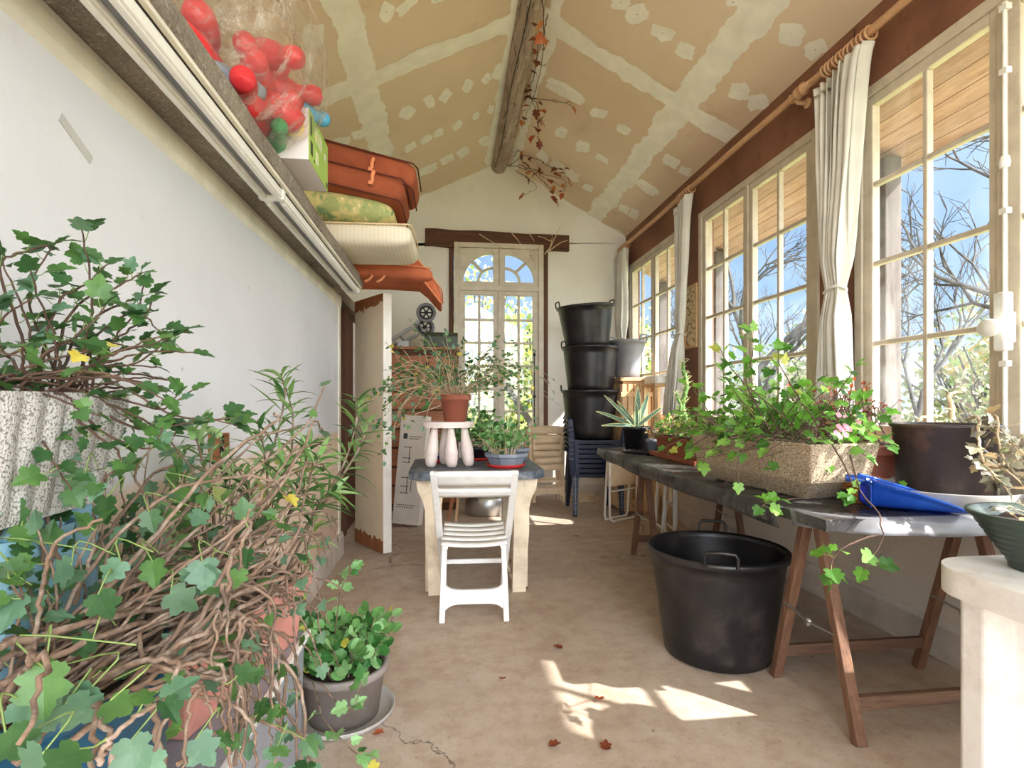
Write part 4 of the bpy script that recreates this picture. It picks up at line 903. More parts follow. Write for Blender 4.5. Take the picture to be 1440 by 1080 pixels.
for i in range(6):
    b=MB(); b.bar((-.86+.035*i,2.40+.05*i,LZ+.06),(-.80+.022*i,2.56+.02*i,LZ+.80-.04*(i%3)),.03,.012,up=(1,0,0)); tag(b.build('wooden_slat',M['tanwood'],None,.002),'pale wooden slat inside the tall hazy bag on the ledge','slat','slats in the hazy bag')
# ================================================================== PLANTS
IVY=[(0,0),(-.09,.12),(-.11,.22),(-.05,.27),(-.05,.37),(.05,.41),(.10,.47),(.18,.42),(.25,.33),(.32,.42),(.37,.46),(.44,.53),(.50,.45),(.57,.42),(.60,.32),(.63,.21),(.73,.22),(.80,.15),(.90,.11),(.93,.05),(1,0)]
GER=[(.08,0),(-.06,.18),(-.02,.36),(.16,.50),(.30,.46),(.46,.54),(.60,.46),(.74,.40),(.84,.24),(.92,.12),(.90,0)]
def leaf(mb,p,d,up,size,outline,mi,fold=.16,curl=.15):
    x=V(d).normalized(); n=V(up); n=n-x*n.dot(x)
    if n.length<1e-4: n=x.orthogonal()
    n.normalize(); y=n.cross(x)
    pts=outline+[(a,-b) for a,b in reversed(outline[1:-1])]
    def q(a,b): return p+(x*a+y*b+n*(fold*abs(b)-curl*a*a))*size
    vs=[q(.34,0)]+[q(a,b) for a,b in pts]; k=len(pts)
    mb.add(vs,[(0,1+i,1+(i+1)%k) for i in range(k)],mi,False)
def lance(mb,p,d,up,L,w,mi,droop=.25):
    x=V(d).normalized(); n=V(up); n=n-x*n.dot(x)
    if n.length<1e-4: n=x.orthogonal()
    n.normalize(); y=n.cross(x); vs=[]; ws=[.25,.85,1,.62,.04]
    for i,k in enumerate(ws):
        t=i/4; c=p+x*L*t-V((0,0,1))*droop*L*t*t
        vs+=[c+y*w*k/2+n*w*.22*k,c,c-y*w*k/2+n*w*.22*k]
    mb.add(vs,[(3*i+j,3*i+3+j,3*i+4+j,3*i+1+j) for i in range(4) for j in (0,1)],mi,True)
def smooth(pts,k=6):
    P=[V(p) for p in pts]; P=[P[0]*2-P[1]]+P+[P[-1]*2-P[-2]]; o=[]
    for i in range(1,len(P)-2):
        a,b,c,d=P[i-1:i+3]
        for j in range(k):
            t=j/k; o.append(.5*((2*b)+(c-a)*t+(2*a-5*b+4*c-d)*t*t+(3*b-a-3*c+d)*t**3))
    o.append(P[-2]); return o
def pick(rd,w=(5,3,3,.25)):
    return rd.choices((0,1,2,3),w)[0]
def vine(sm,lm,path,r0,r1,rd,nl=6,size=.05,outline=IVY,t0=.3,k=6,n=6,w=(5,3,3,.25),pet=.6,jit=.004,petmi=1,flip=0):
    P=smooth(path,k); L=len(P); s=rd.random()*50
    P=[p+V((noise.noise(V((i*.7,s,0))),noise.noise(V((i*.7,s,9))),noise.noise(V((i*.7,s,5)))))*jit*(1 if 0<i else 0) for i,p in enumerate(P)]
    sm.tube(P,[r0+(r1-r0)*i/(L-1) for i in range(L)],n,0)
    for q in range(nl):
        t=t0+(1-t0)*(q+rd.random()*.8)/max(1,nl); i=min(L-2,int(t*(L-1))); p=P[i]; tg=(P[i+1]-P[i]).normalized()
        d=(tg*.5+V((rd.gauss(0,.7),rd.gauss(0,.7),rd.uniform(-.1,.9)))).normalized(); z=size*rd.uniform(.55,1.15)
        e=p+d*z*pet; sm.tube([p,p+d*z*pet*.5+V((0,0,-.08*z)),e],[r1*.8,r1*.6,r1*.5],4,petmi)
        d2=(d+V((rd.gauss(0,.4),rd.gauss(0,.4),rd.gauss(-.35,.4)))).normalized()
        leaf(lm,e,d2,V((rd.gauss(0,.55),rd.gauss(-.45,.5),1)),z,outline,pick(rd,w),rd.uniform(.05,.3),rd.uniform(.0,.3))
    e=P[-1]; d=(P[-1]-P[-3]).normalized()
    if nl>0: leaf(lm,e,(d+V((0,0,-.2))),V((rd.gauss(0,.4),-.4,1)),size*.9,outline,pick(rd,w))
def sprout(p0,dirn,L,rd,n=5,droop=.5,wig=.12):
    d=V(dirn).normalized(); p=V(p0); o=[p.copy()]; st=L/(n-1)
    for i in range(n-1):
        d=(d+V((rd.gauss(0,wig),rd.gauss(0,wig),rd.gauss(0,wig)-droop*(i/n)))).normalized(); p=p+d*st; o.append(p.copy())
    return o
def potlathe(name,mat,rt,rb,h,loc,n=40,rim=.012,facet=False,sx=1,sy=1,parent=None,rimh=.025):
    b=MB(); b.lathe([(0,0),(rb,0),(rb+(rt-rb)*.85,h-rimh-.002),(rt-.002+(rim-.004),h-rimh),(rt+rim,h-rimh*.8),(rt+rim,h-.003),(rt+rim-.003,h),(rt-.004,h),(rt-.008,h-.006),(rb*.9,.02),(0,.02)],n,loc,facet=facet,sx=sx,sy=sy)
    return b.build(name,M[mat],parent)
def soil(rt,loc,h,parent,sx=1,sy=1):
    b=MB(); b.grid(lambda i,j:V((loc[0]+sx*rt*j*math.cos(2*PI*i),loc[1]+sy*rt*j*math.sin(2*PI*i),loc[2]+h+.012*noise.noise(V((9*j*math.cos(2*PI*i),9*j*math.sin(2*PI*i),loc[0]))))),28,6,0,True); b.build('soil',M['soil'],parent)
ST=[M['stem'],M['stemgreen']]
def keep_off_wall(*bs):          # leaves brush the left wall without passing through it
    for b in bs:
        for p in b.v:
            if p.x<-.755: p.x=-.755+.1*(p.x+.755)
            if p.x<-.79: p.x=-.79
# --- ivy in the ribbed concrete trough at upper left
r=thing('potted_ivy','ivy spilling from the ribbed grey concrete trough at the left edge','potted plant',(-.70,.92,.94))
MB_=MB(); px0,px1,py0,py1,pz0,pz1=-.795,-.595,.62,1.10,.972,1.165
def ribs(i,j):
    per=2*(px1-px0)+2*(py1-py0); s=i*per
    z=pz0+(pz1-pz0)*j; tp=.78+.22*j
    cx,cy=(px0+px1)/2,(py0+py1)/2; a,b_=(px1-px0)/2,(py1-py0)/2
    if s<2*b_: x,y,nx,ny=a,-b_+s,1,0
    elif s<2*b_+2*a: x,y,nx,ny=a-(s-2*b_),b_,0,1
    elif s<4*b_+2*a: x,y,nx,ny=-a,b_-(s-2*b_-2*a),-1,0
    else: x,y,nx,ny=-a+(s-4*b_-2*a),-b_,0,-1
    rb=.006*abs(math.sin(s*PI/.045))*(1 if .06<j<.9 else .4)
    return V((cx+(x+nx*rb)*tp,cy+(y+ny*rb)*(.9+.1*j),z))
MB_.grid(ribs,220,8,0,True,False); MB_.box(px0+.03,px1-.03,py0+.03,py1-.03,pz0,pz1-.02)
MB_.build('trough',M['ribtrough'],r)
MB().box(px0+.006,px1-.006,py0+.01,py1-.01,pz1-.03,pz1-.012).build('soil',M['soil'],r)
sm,lm=MB(),MB(); rd=random.Random(5)
guides=[[(90,552,.92),(60,480,.90),(40,410,.86),(75,345,.86)],[(60,556,.88),(30,470,.86),(0,376,.82),(40,352,.84),(88,340,.86)],[(70,550,.92),(100,440,.93),(170,400,.95),(200,384,.95)],[(80,548,.92),(110,470,.95),(160,430,1.0),(190,432,1.0),(203,402,1.0)],
 [(110,552,.95),(150,500,.97),(210,485,.98),(264,464,.98)],[(100,548,.95),(140,470,.98),(190,440,1.0),(228,468,1.0)],[(110,556,.95),(170,545,.97),(235,580,.98),(300,590,1.0),(340,585,1.02)],[(90,560,.92),(160,560,.95),(225,575,.98),(272,548,1.0)],
 [(70,556,.9),(130,520,.93),(190,510,.96),(245,470,.97)],[(110,556,.95),(185,600,.97),(240,600,.97),(290,590,.98),(335,598,1.0)],[(60,555,.88),(40,590,.84),(70,640,.80),(100,690,.78)],[(80,555,.9),(120,600,.86),(170,640,.84),(140,680,.8)],
 [(40,552,.86),(10,500,.84),(-20,460,.8),(0,420,.8)],[(120,556,.95),(200,590,.96),(255,640,.98),(290,700,1.0)],[(30,556,.85),(60,500,.85),(110,470,.85),(150,430,.86)],[(90,556,.92),(150,610,.88),(210,630,.88),(230,600,.9)],[(50,556,.87),(80,430,.88),(120,400,.88),(150,370,.9)],[(100,552,.95),(160,480,1.0),(200,450,1.0),(215,420,1.02)]]
for g in guides: vine(sm,lm,[at(*q) for q in g],.0027,.0012,rd,10,.033,t0=.25,n=6,w=(5,2,5,.02))
for q in range(11):
    p=V((rd.uniform(-.72,-.62),rd.uniform(.75,1.06),1.165)); vine(sm,lm,sprout(p,(rd.uniform(-.1,.7),rd.uniform(-.4,.9),rd.uniform(.3,1.0)),rd.uniform(.15,.34),rd,5,.5),.0028,.0012,rd,4,.036,n=5,w=(5,2,5,.02))
for q in range(26):
    p=V((rd.uniform(-.72,-.60),rd.uniform(.72,1.06),1.16)); vine(sm,lm,sprout(p,(rd.uniform(-.1,.5),rd.uniform(-.6,.9),rd.uniform(.0,.35)),rd.uniform(.12,.3),rd,5,.25),.0026,.0014,rd,1,.03,n=5)
keep_off_wall(sm,lm); sm.build('stems',[M['stemdark'],M['stemgreen']],r); lm.build('leaves',M['leaf'],r)
# --- pale blue canister below it
r=thing('canister','pale blue plastic canister under the ribbed concrete trough','canister',(-.715,.985,.402))
b=MB(); b.prism(rr_(-.785,-.645,.86,1.13,.05,6),.402,.940,sm=True); b.build('body',M['lightblue'],r,.018,3)
b=MB(); b.lathe([(0,0),(.034,0),(.036,.02),(.03,.028),(0,.028)],24,(-.675,1.085,.941)); b.build('cap',M['lightblue'],r)
b=MB(); b.tube([(-.66,.90,.935),(-.66,.92,.955),(-.66,.99,.955),(-.66,1.01,.935)],.012,10); b.build('handle',M['lightblue'],r)
# --- grey storage box carrying the pots along the left wall
r=thing('storage_box','long grey plastic storage box along the left wall carrying the pots','storage box',(-.61,1.2,0))
MB().box(-.765,-.46,.30,1.84,0,.372,taper=(.94,.98)).build('body',M['greybench'],r,.012)
b=MB(); b.box(-.77,-.445,.295,1.85,.372,.40); b.build('lid',M['greybench'],r,.008,3)
b=MB(); b.box(-.462,-.4435,.295,1.85,.384,.402); b.build('lid_trim',M['white_paint'],r,.003)
# --- teal pot with the long bare vine
r=thing('potted_ivy','sprawling ivy with a tangle of long bare arching stems in the teal pot','potted plant',(-.60,.90,.401))
potlathe('pot','teal',.165,.125,.35,(-.585,.88,.401),rim=.01,parent=r); soil(.155,(-.585,.88,.401),.32,r)
sm,lm=MB(),MB(); rd=random.Random(21)
tang=[([(0,910,.66),(140,872,.78),(280,848,.95),(335,848,1.05),(390,905,1.12),(402,970,1.1),(385,1075,1.05)],.0050),([(0,900,.8),(90,876,.86),(180,842,.95),(300,806,1.1),(385,822,1.2),(430,880,1.25),(452,935,1.25)],.0036),
 ([(0,965,.66),(150,892,.78),(240,878,.9),(340,922,1.0),(400,992,1.05),(440,1078,1.02)],.0050),([(0,1012,.64),(120,962,.72),(250,916,.85),(350,902,.95),(420,960,1.0),(430,1060,1.0)],.0045),([(0,930,.7),(110,880,.8),(210,850,.9),(300,850,1.0),(360,880,1.08),(412,950,1.1),(418,1075,1.05)],.0042),
 ([(60,1075,.66),(160,1000,.7),(250,960,.8),(330,960,.92),(395,1020,1.0)],.0046),([(20,1075,.62),(80,1010,.66),(150,930,.76),(235,880,.88),(310,870,1.0)],.0055),([(230,1078,.72),(215,1000,.74),(200,950,.78),(198,880,.84),(205,830,.9),(255,760,1.0)],.0044),
 ([(150,860,.92),(148,800,.93),(147,740,.95),(150,660,.98),(162,620,1.0)],.0034),([(85,800,.88),(70,740,.88),(62,700,.88),(75,660,.88),(88,625,.86)],.0042),([(65,806,.86),(55,760,.86),(52,700,.86),(48,676,.86)],.0034),([(105,850,.9),(130,770,.92),(132,700,.95),(128,650,.97)],.0036),
 ([(228,760,1.0),(205,700,1.02),(190,665,1.03),(215,630,1.04),(260,600,1.06)],.003),([(330,1078,.9),(340,1000,.95),(320,950,1.0),(300,900,1.02),(330,870,1.06)],.004),([(160,1078,.68),(150,1030,.68),(100,990,.66),(60,1020,.64)],.0045),([(250,1075,.75),(290,1040,.82),(350,1010,.92),(405,1030,1.0),(440,1040,1.04)],.0036),
 ([(140,1075,.56),(150,1045,.56),(190,1010,.57),(235,985,.58)],.0034)]
for g,q in tang: vine(sm,lm,[at(*x) for x in g],q,q*.6,rd,3,.040,t0=.35,n=8,k=8,w=(3,5,2,.05),jit=.006)
for q in range(84):   # arching mass
    a_=rd.uniform(0,6.3); e_=.14*rd.random()**.5; p=V((-.585+e_*math.cos(a_),.88+e_*math.sin(a_),.72)); dr=(rd.uniform(.1,.6),rd.uniform(.15,1.0),rd.uniform(.05,.65))
    pa=sprout(p,dr,rd.uniform(.35,.85),rd,6,rd.uniform(.35,.95),.13)
    pa=[V((max(-.78,min(a.x,-.30)),a.y,max(.02,a.z))) for a in pa]
    vine(sm,lm,pa,rd.uniform(.0026,.0052),.0019,rd,rd.choice((0,0,0,0,1,1,2)),.036,n=6,k=6,w=(3,5,2,.05),jit=.006)
for q in range(46):   # bare stems drooping over the pot rim
    a_=rd.uniform(-2.2,1.2); p=V((-.585+.13*math.cos(a_),.88+.13*math.sin(a_),.73)); pa=sprout(p,(math.cos(a_)+.3,math.sin(a_)*.8+.25,rd.uniform(.2,.9)),rd.uniform(.25,.55),rd,6,rd.uniform(.9,1.5),.16)
    pa=[V((max(-.76,min(a.x,-.32)),max(.42,a.y),max(.405,a.z))) for a in pa]
    vine(sm,lm,pa,rd.uniform(.003,.0055),.002,rd,rd.choice((0,0,1,1)),.036,n=6,k=6,w=(3,5,2,.05),jit=.008)
for q in range(16):
    p=V((rd.uniform(-.72,-.55),rd.uniform(.74,1.0),rd.uniform(.70,.76))); pa=sprout(p,(rd.uniform(-.1,.35),rd.uniform(-.1,.4),1),rd.uniform(.2,.34),rd,5,.15,.14)
    vine(sm,lm,[V((max(-.77,a.x),a.y,a.z)) for a in pa],.0034,.0016,rd,rd.choice((3,5)),.036,n=6,t0=.35,w=(4,4,3,.05),jit=.005)
for q in range(26):
    p=V((rd.uniform(-.72,-.50),rd.uniform(.85,1.5),rd.uniform(.62,.72))); pa=sprout(p,(rd.uniform(-.1,.25),rd.uniform(-.1,.5),1),rd.uniform(.15,.36),rd,5,.15,.14)
    vine(sm,lm,[V((max(-.78,a.x),a.y,a.z)) for a in pa],.0028,.0014,rd,rd.choice((3,4,5)),.038,n=6,t0=.3,w=(3,5,2,.12),jit=.005)
# individual large leaves facing the camera
for (u,v,d,s) in ((32,985,.6,.07),(62,940,.6,.075),(92,990,.62,.07),(66,925,.62,.06),(130,965,.64,.05),(155,985,.62,.055),(26,840,.72,.06),(30,740,.78,.05),(100,795,.78,.06),(138,836,.76,.06),(215,790,.85,.06),(240,835,.82,.065),(285,790,.86,.07),(305,806,.86,.075),(275,1040,.72,.06),(185,1040,.62,.06),(8,1030,.55,.06),(60,1060,.55,.06),(130,900,.75,.05),(320,935,.9,.05),(345,965,.9,.05),(150,700,.85,.06),(120,665,.85,.06),(95,690,.84,.05),(210,720,.9,.05),(430,1040,.95,.05),(390,1050,.92,.05),(360,900,1.0,.04),(12,790,.75,.05),(170,790,.8,.05),(250,690,.95,.05),(285,720,.98,.05),(20,705,.78,.06)):
    e=at(u,v,d); w_=pick(rd,(3,5,2,.1)); leaf(lm,e,V((rd.gauss(0,.6),rd.gauss(0,.4),-.8)),V((rd.gauss(.2,.3),-1,rd.uniform(.1,.7))),s*.74,IVY,w_,.12,.1)
    sm.tube(smooth([e,e+V((rd.gauss(0,.02),.02,.03)),e+V((rd.gauss(0,.04),.05,.0))],3),.0012,4,1)
keep_off_wall(sm,lm); sm.build('stems',ST,r); lm.build('leaves',M['leaf'],r)
# --- oleander in the faded terracotta trough
r=thing('potted_oleander','oleander with long lance leaves in the faded rose terracotta trough','potted plant',(-.615,1.55,.401))
T=rot(z=-.20,t=(-.585,1.535,.401)); b=MB()
b.box(-.085,.085,-.28,.28,0,.165,0,T,taper=(.8,.92)); b.box(-.10,.10,-.295,.295,.165,.20,0,T); b.build('trough',M['rosyterra'],r,.006)
MB().box(-.085,.085,-.28,.28,.2005,.203,0,T).build('soil',M['soil'],r)
sm,lm=MB(),MB(); rd=random.Random(9)
def oleander(path,r0,nl,L,w,spread=1.0,ws=(5,3,3,.4)):
    P=smooth(path,7); k=len(P); sm.tube(P,[r0*(1-.6*i/(k-1)) for i in range(k)],7,0)
    for q in range(nl):
        t=.40+.60*(q/(nl-1))**.8; i=min(k-2,int(t*(k-1))); p=P[i]; tg=(P[i+1]-P[i]).normalized(); a=q*2.4+rd.uniform(-.3,.3)
        o=tg.orthogonal().normalized(); o2=tg.cross(o); d=(tg*(.55+.5*t)+(o*math.cos(a)+o2*math.sin(a))*spread).normalized()
        lance(lm,p,d,tg+V((0,0,.3)),L*rd.uniform(.7,1.15)*(1-.3*max(0,t-.85)/.15),w*rd.uniform(.8,1.15),pick(rd,ws),rd.uniform(.1,.55))
for g,nl,L in (([(300,830,1.55),(320,760,1.6),(380,640,1.7),(400,560,1.72),(395,525,1.72)],30,.11),([(340,830,1.6),(370,760,1.65),(405,660,1.72),(412,590,1.75),(402,545,1.75)],26,.10),([(380,820,1.65),(400,740,1.7),(420,690,1.72),(432,640,1.75),(435,625,1.75)],34,.10),([(390,830,1.7),(440,730,1.8),(480,660,1.85),(500,600,1.88),(503,560,1.88)],30,.105),
     ([(440,735,1.8),(482,668,1.86),(505,630,1.88),(520,590,1.9)],22,.09),([(300,830,1.5),(300,720,1.5),(285,650,1.48),(272,600,1.48)],30,.11),([(330,830,1.55),(330,730,1.55),(318,680,1.55),(310,640,1.55)],24,.10),([(300,830,1.5),(270,740,1.5),(262,690,1.5),(250,640,1.5)],24,.10),([(350,830,1.6),(375,700,1.66),(372,640,1.68),(362,590,1.68)],24,.10),([(370,830,1.62),(425,750,1.68),(455,700,1.7),(470,690,1.7)],24,.085),([(380,830,1.65),(425,780,1.66),(440,740,1.66),(440,700,1.66)],20,.09),([(360,830,1.6),(395,750,1.62),(425,690,1.62),(450,640,1.6)],34,.12),([(330,835,1.6),(350,760,1.62),(385,700,1.6),(402,650,1.58)],30,.11),([(310,840,1.5),(345,760,1.5),(352,710,1.52),(345,670,1.52)],22,.1)):
    oleander([at(*q) for q in g],.0055,int(nl*.8),L*1.35,.017,1.15)
for q in range(18):
    p=T@V((rd.uniform(-.06,.06),rd.uniform(-.25,.25),.20)); vine(sm,lm,sprout(p,(rd.uniform(-.3,.4),rd.uniform(-.3,.4),1),rd.uniform(.2,.5),rd,5,.1),.003,.0014,rd,rd.choice((3,4,6)),.04,n=5,w=(3,5,2,.4))
keep_off_wall(sm,lm); sm.build('stems',ST,r); lm.build('leaves',M['leaftall'],r)
# --- geranium in taupe pot on a saucer
GL=(-.375,2.05,.0)
dish('saucer','pale grey saucer under the taupe pot on the floor',.185,.03,GL,'zinc')
r=thing('potted_geranium','leafy green geranium in a round taupe pot on the floor beside the storage box','potted plant',(GL[0],GL[1],.007))
potlathe('pot','taupe',.15,.125,.185,(GL[0],GL[1],.007),rim=.012,parent=r,rimh=.03); soil(.145,(GL[0],GL[1],.007),.165,r)
sm,lm=MB(),MB(); rd=random.Random(31)
for q in range(64):
    a=rd.uniform(0,6.3); e=rd.random()**.6; p=V((GL[0]+.10*e*math.cos(a),GL[1]+.10*e*math.sin(a),.17)); pa=sprout(p,(.55*math.cos(a)*e,.55*math.sin(a)*e,1),rd.uniform(.07,.20),rd,4,.2,.1)
    vine(sm,lm,pa,.0035,.0016,rd,7,.045,GER,.25,k=4,n=5,w=(5,4,3,.15),petmi=1)
for g in ([(470,900,1.95),(480,830,1.98),(498,800,2.0)],[(440,930,1.9),(415,860,1.88),(430,790,1.9)],[(470,920,1.9),(440,900,1.8),(430,880,1.75)],[(450,960,1.8),(490,1000,1.72),(510,960,1.7)],[(440,960,1.75),(455,1010,1.6),(490,1050,1.55),(520,1075,1.5)]):
    vine(sm,lm,[at(*q) for q in g],.003,.0014,rd,7,.045,t0=.3,n=5,w=(3,5,2,.5))
sm.build('stems',ST,r); lm.build('leaves',M['leafpot'],r)
# --- ivy pot on the stool
r=thing('potted_ivy','straggly ivy in a terracotta pot on the little stool on the potting table','potted plant',(.04,3.52,1.023))
PC=(.055,3.52,1.023); potlathe('pot','terracotta',.092,.07,.175,PC,rim=.012,parent=r,rimh=.04); soil(.1,PC,.165,r)
sm,lm=MB(),MB(); rd=random.Random(41)
for q in range(135):
    a=rd.uniform(0,6.3); p=V((PC[0]+.07*math.cos(a),PC[1]+.07*math.sin(a),PC[2]+.17)); k=rd.random()
    if k<.45: pa=sprout(p,(math.cos(a)*.9,math.sin(a)*.6,rd.uniform(.3,1.2)),rd.uniform(.25,.52),rd,6,.25,.16)
    else: pa=sprout(p,(math.cos(a)*1.0-.25,math.sin(a)*.7-.15,rd.uniform(.1,.9)),rd.uniform(.35,.75),rd,7,.75,.15)
    pa=[V((x.x,x.y,max(x.z,.76) if (x.x>-.3 and x.x<.66 and x.y>3.15) else x.z)) for x in pa]
    vine(sm,lm,pa,.0022,.0010,rd,rd.choice((5,7,9)),.030,t0=.3,n=5,k=4,w=(4,4,3,.2))
for g in ([(630,560,3.5),(590,520,3.45),(560,500,3.4),(545,485,3.35)],[(630,560,3.5),(600,560,3.4),(560,550,3.35),(530,555,3.3)],[(630,560,3.5),(660,520,3.5),(690,490,3.5),(700,475,3.5)],[(630,560,3.5),(620,510,3.5),(605,475,3.5)],[(640,560,3.5),(650,510,3.5),(652,478,3.5)],[(620,570,3.5),(570,590,3.4),(545,620,3.35),(540,650,3.3)],[(640,560,3.5),(690,540,3.5),(720,515,3.5)]):
    vine(sm,lm,[at(*q) for q in g],.0026,.0011,rd,9,.03,t0=.2,n=5,w=(4,4,2,.3))
sm.build('stems',[M['stempale'],M['stemgreen']],r); lm.build('leaves',M['leaf'],r)
# --- planters at the right of the potting table
def bushy(name,label,loc,rt,rb,h,mat,seed,nst,hh,leafset,size,facet=0,outl=IVY,spread=.5,stemm='stempale',lz=(5,4,3,.2),nlv=(4,7),sx=1):
    r=thing(name,label,'potted plant',loc); n=facet or 40
    potlathe('pot',mat,rt,rb,h,loc,n=n,rim=.008,facet=bool(facet),parent=r,sx=sx); soil(rt*.95,loc,h-.015,r,sx=sx)
    sm,lm=MB(),MB(); rd=random.Random(seed)
    for q in range(nst):
        a=rd.uniform(0,6.3); e=rd.random()**.6; p=V((loc[0]+rt*.7*e*math.cos(a)*sx,loc[1]+rt*.7*e*math.sin(a),loc[2]+h-.015)); pa=sprout(p,(spread*math.cos(a)*e,spread*math.sin(a)*e,1),hh*rd.uniform(.5,1.1),rd,5,.12,.12)
        vine(sm,lm,pa,.003,.0012,rd,rd.randint(*nlv),size,outl,.3,k=4,n=5,w=lz)
    sm.build('stems',[M[stemm],M['stemgreen']],r)
    if lm.v: lm.build('leaves',leafset,r)
    return r
bushy('potted_plant','low green plant with pale stems in the grey octagonal planter on its red saucer',(.375,3.43,TZ+.006),.135,.10,.085,'octgrey',51,34,.20,M['leafpot'],.034,facet=8,outl=GER,spread=.75)
bushy('potted_plant','sparse plant in the smaller grey pot at the back right corner of the potting table',(.50,3.84,TZ),.085,.062,.085,'octgrey',52,9,.22,M['leafpot'],.032,spread=.8)
bushy('potted_plant','tiny plant in the small cobalt blue pot behind the stool legs',(-.02,3.77,TZ+.006),.045,.035,.06,'cobalt',53,9,.16,M['leafpot'],.03)
bushy('potted_plant','bushy green plant in a dark pot at the back of the potting table',(.22,3.88,TZ+.006),.085,.065,.09,'blackplastic',54,40,.27,M['leafpot'],.04,outl=GER,spread=.7)
# --- big concrete trough on the trestle table
r=thing('potted_ivy','bright green ivy in the big speckled concrete trough on the black sheet tabletop','potted plant',(1.45,2.26,TT))
T=rot(z=.13,t=(1.455,2.275,TT)); b=MB()
def tr(hx,hy,z): return [T@V((sx*hx,sy*hy,z)) for sx,sy in ((-1,-1),(1,-1),(1,1),(-1,1))]
vs=tr(.095,.28,0)+tr(.140,.37,.075)+tr(.162,.40,.225)+tr(.146,.38,.225)+tr(.140,.37,.19)
fs=[(3,2,1,0)]
for k in range(4):
    for j in range(4): fs.append((4*k+j,4*k+(j+1)%4,4*k+4+(j+1)%4,4*k+4+j))
fs.append((16,17,18,19)); b.add(vs,fs); b.build('trough',M['trough'],r,.012,3)
MB().box(-.140,.140,-.37,.37,.1915,.197,0,T).build('soil',M['soil'],r)
sm,lm,fm=MB(),MB(),MB(); rd=random.Random(61)
for q in range(70):
    p=T@V((rd.uniform(-.12,.12),rd.uniform(-.34,.34),.195)); pa=sprout(p,(rd.gauss(0,.55),rd.gauss(0,.6),rd.uniform(.25,1)),rd.uniform(.16,.42),rd,6,.3,.18)
    vine(sm,lm,pa,.0026,.0012,rd,rd.choice((3,4,5,6)),.052,t0=.35,n=5,k=4,w=(5,4,3,.3))
for q in range(60):   # bare tangle at soil level
    p=T@V((rd.uniform(-.135,.135),rd.uniform(-.38,.38),.20)); pa=sprout(p,(rd.gauss(-.3,.8),rd.gauss(0,.8),rd.uniform(.05,.4)),rd.uniform(.2,.42),rd,6,.3,.2)
    vine(sm,lm,pa,.0024,.0012,rd,rd.choice((0,0,1,1)),.045,n=5,k=4,w=(5,4,3,.3))
for g,nl in (([(1080,600,2.25),(1050,540,2.25),(1058,500,2.22),(1060,465,2.2)],9),([(1120,600,2.2),(1060,550,2.2),(1030,520,2.2),(1012,490,2.2)],9),([(1150,600,2.1),(1100,520,2.15),(1095,490,2.15)],8),([(1140,600,2.1),(1180,550,2.05),(1205,515,2.0)],7),([(1150,600,2.1),(1190,590,2.0),(1215,560,1.95)],6),([(1080,600,2.3),(1040,560,2.3),(1015,520,2.3)],7),([(1110,600,2.2),(1130,560,2.15),(1120,520,2.15)],8),
    ([(1170,625,2.0),(1190,660,1.92),(1200,690,1.88),(1196,700,1.86)],4),([(1100,620,2.1),(1070,650,2.03),(1080,690,2.0)],1),([(1070,615,2.2),(1040,640,2.15),(1038,680,2.1)],1),([(1195,640,1.95),(1210,690,1.86),(1235,720,1.72),(1238,735,1.66),(1240,760,1.62),(1215,800,1.62)],2),([(1236,752,1.63),(1195,765,1.6),(1172,785,1.6),(1168,815,1.6)],7),([(1140,700,2.02),(1110,702,2.0),(1085,704,1.98),(1068,715,1.95)],6)):
    vine(sm,lm,[at(*q) for q in g],.0032,.0013,rd,nl,.05,t0=.45 if g[0][0]!=1195 else .9,n=6,w=(5,4,3,.3))
for q in range(14):
    c=at(rd.uniform(1175,1212),rd.uniform(575,615),2.0); 
    for k in range(5): a=k*1.257; leaf(fm,c,V((math.cos(a),math.sin(a)*.5-.4,math.sin(a))),V((.2,-1,.3)),.014,GER,0,.1,0)
sm.build('stems',[M['stemdark'],M['stemgreen']],r); lm.build('leaves',M['leafbright'],r); fm.build('flowers',M['petal'],r)
# --- pink planter with dry geranium behind
r=thing('potted_geranium','dry twiggy geranium in the long pink terracotta planter by the near window','potted plant',(1.89,2.42,TT))
b=MB(); b.box(1.79,1.99,2.12,2.72,TT,TT+.15,taper=(.82,.95)); b.box(1.775,2.005,2.105,2.735,TT+.15,TT+.195); b.build('planter',M['pinkterra'],r,.006)
MB().box(1.795,1.985,2.125,2.715,TT+.1955,TT+.199).build('soil',M['soil'],r)
sm,lm=MB(),MB(); rd=random.Random(71)
for q in range(60):
    p=V((rd.uniform(1.81,1.97),rd.uniform(2.14,2.70),TT+.197)); pa=sprout(p,(rd.gauss(-.1,.45),rd.gauss(-.1,.45),1),rd.uniform(.12,.32),rd,5,.05,.16)
    vine(sm,lm,pa,.003,.0015,rd,rd.choice((0,1,1,2)),.026,n=5,k=3,w=(5,4,3,.3))
    for e in pa[2:-1]:
        vine(sm,lm,sprout(e,(rd.gauss(0,.6),rd.gauss(0,.6),.9),rd.uniform(.05,.12),rd,3,.05),.0018,.0012,rd,rd.choice((0,0,1)),.02,n=4,k=3)
sm.build('stems',[M['stemdark'],M['stemgreen']],r); lm.build('leaves',M['leafred'],r)
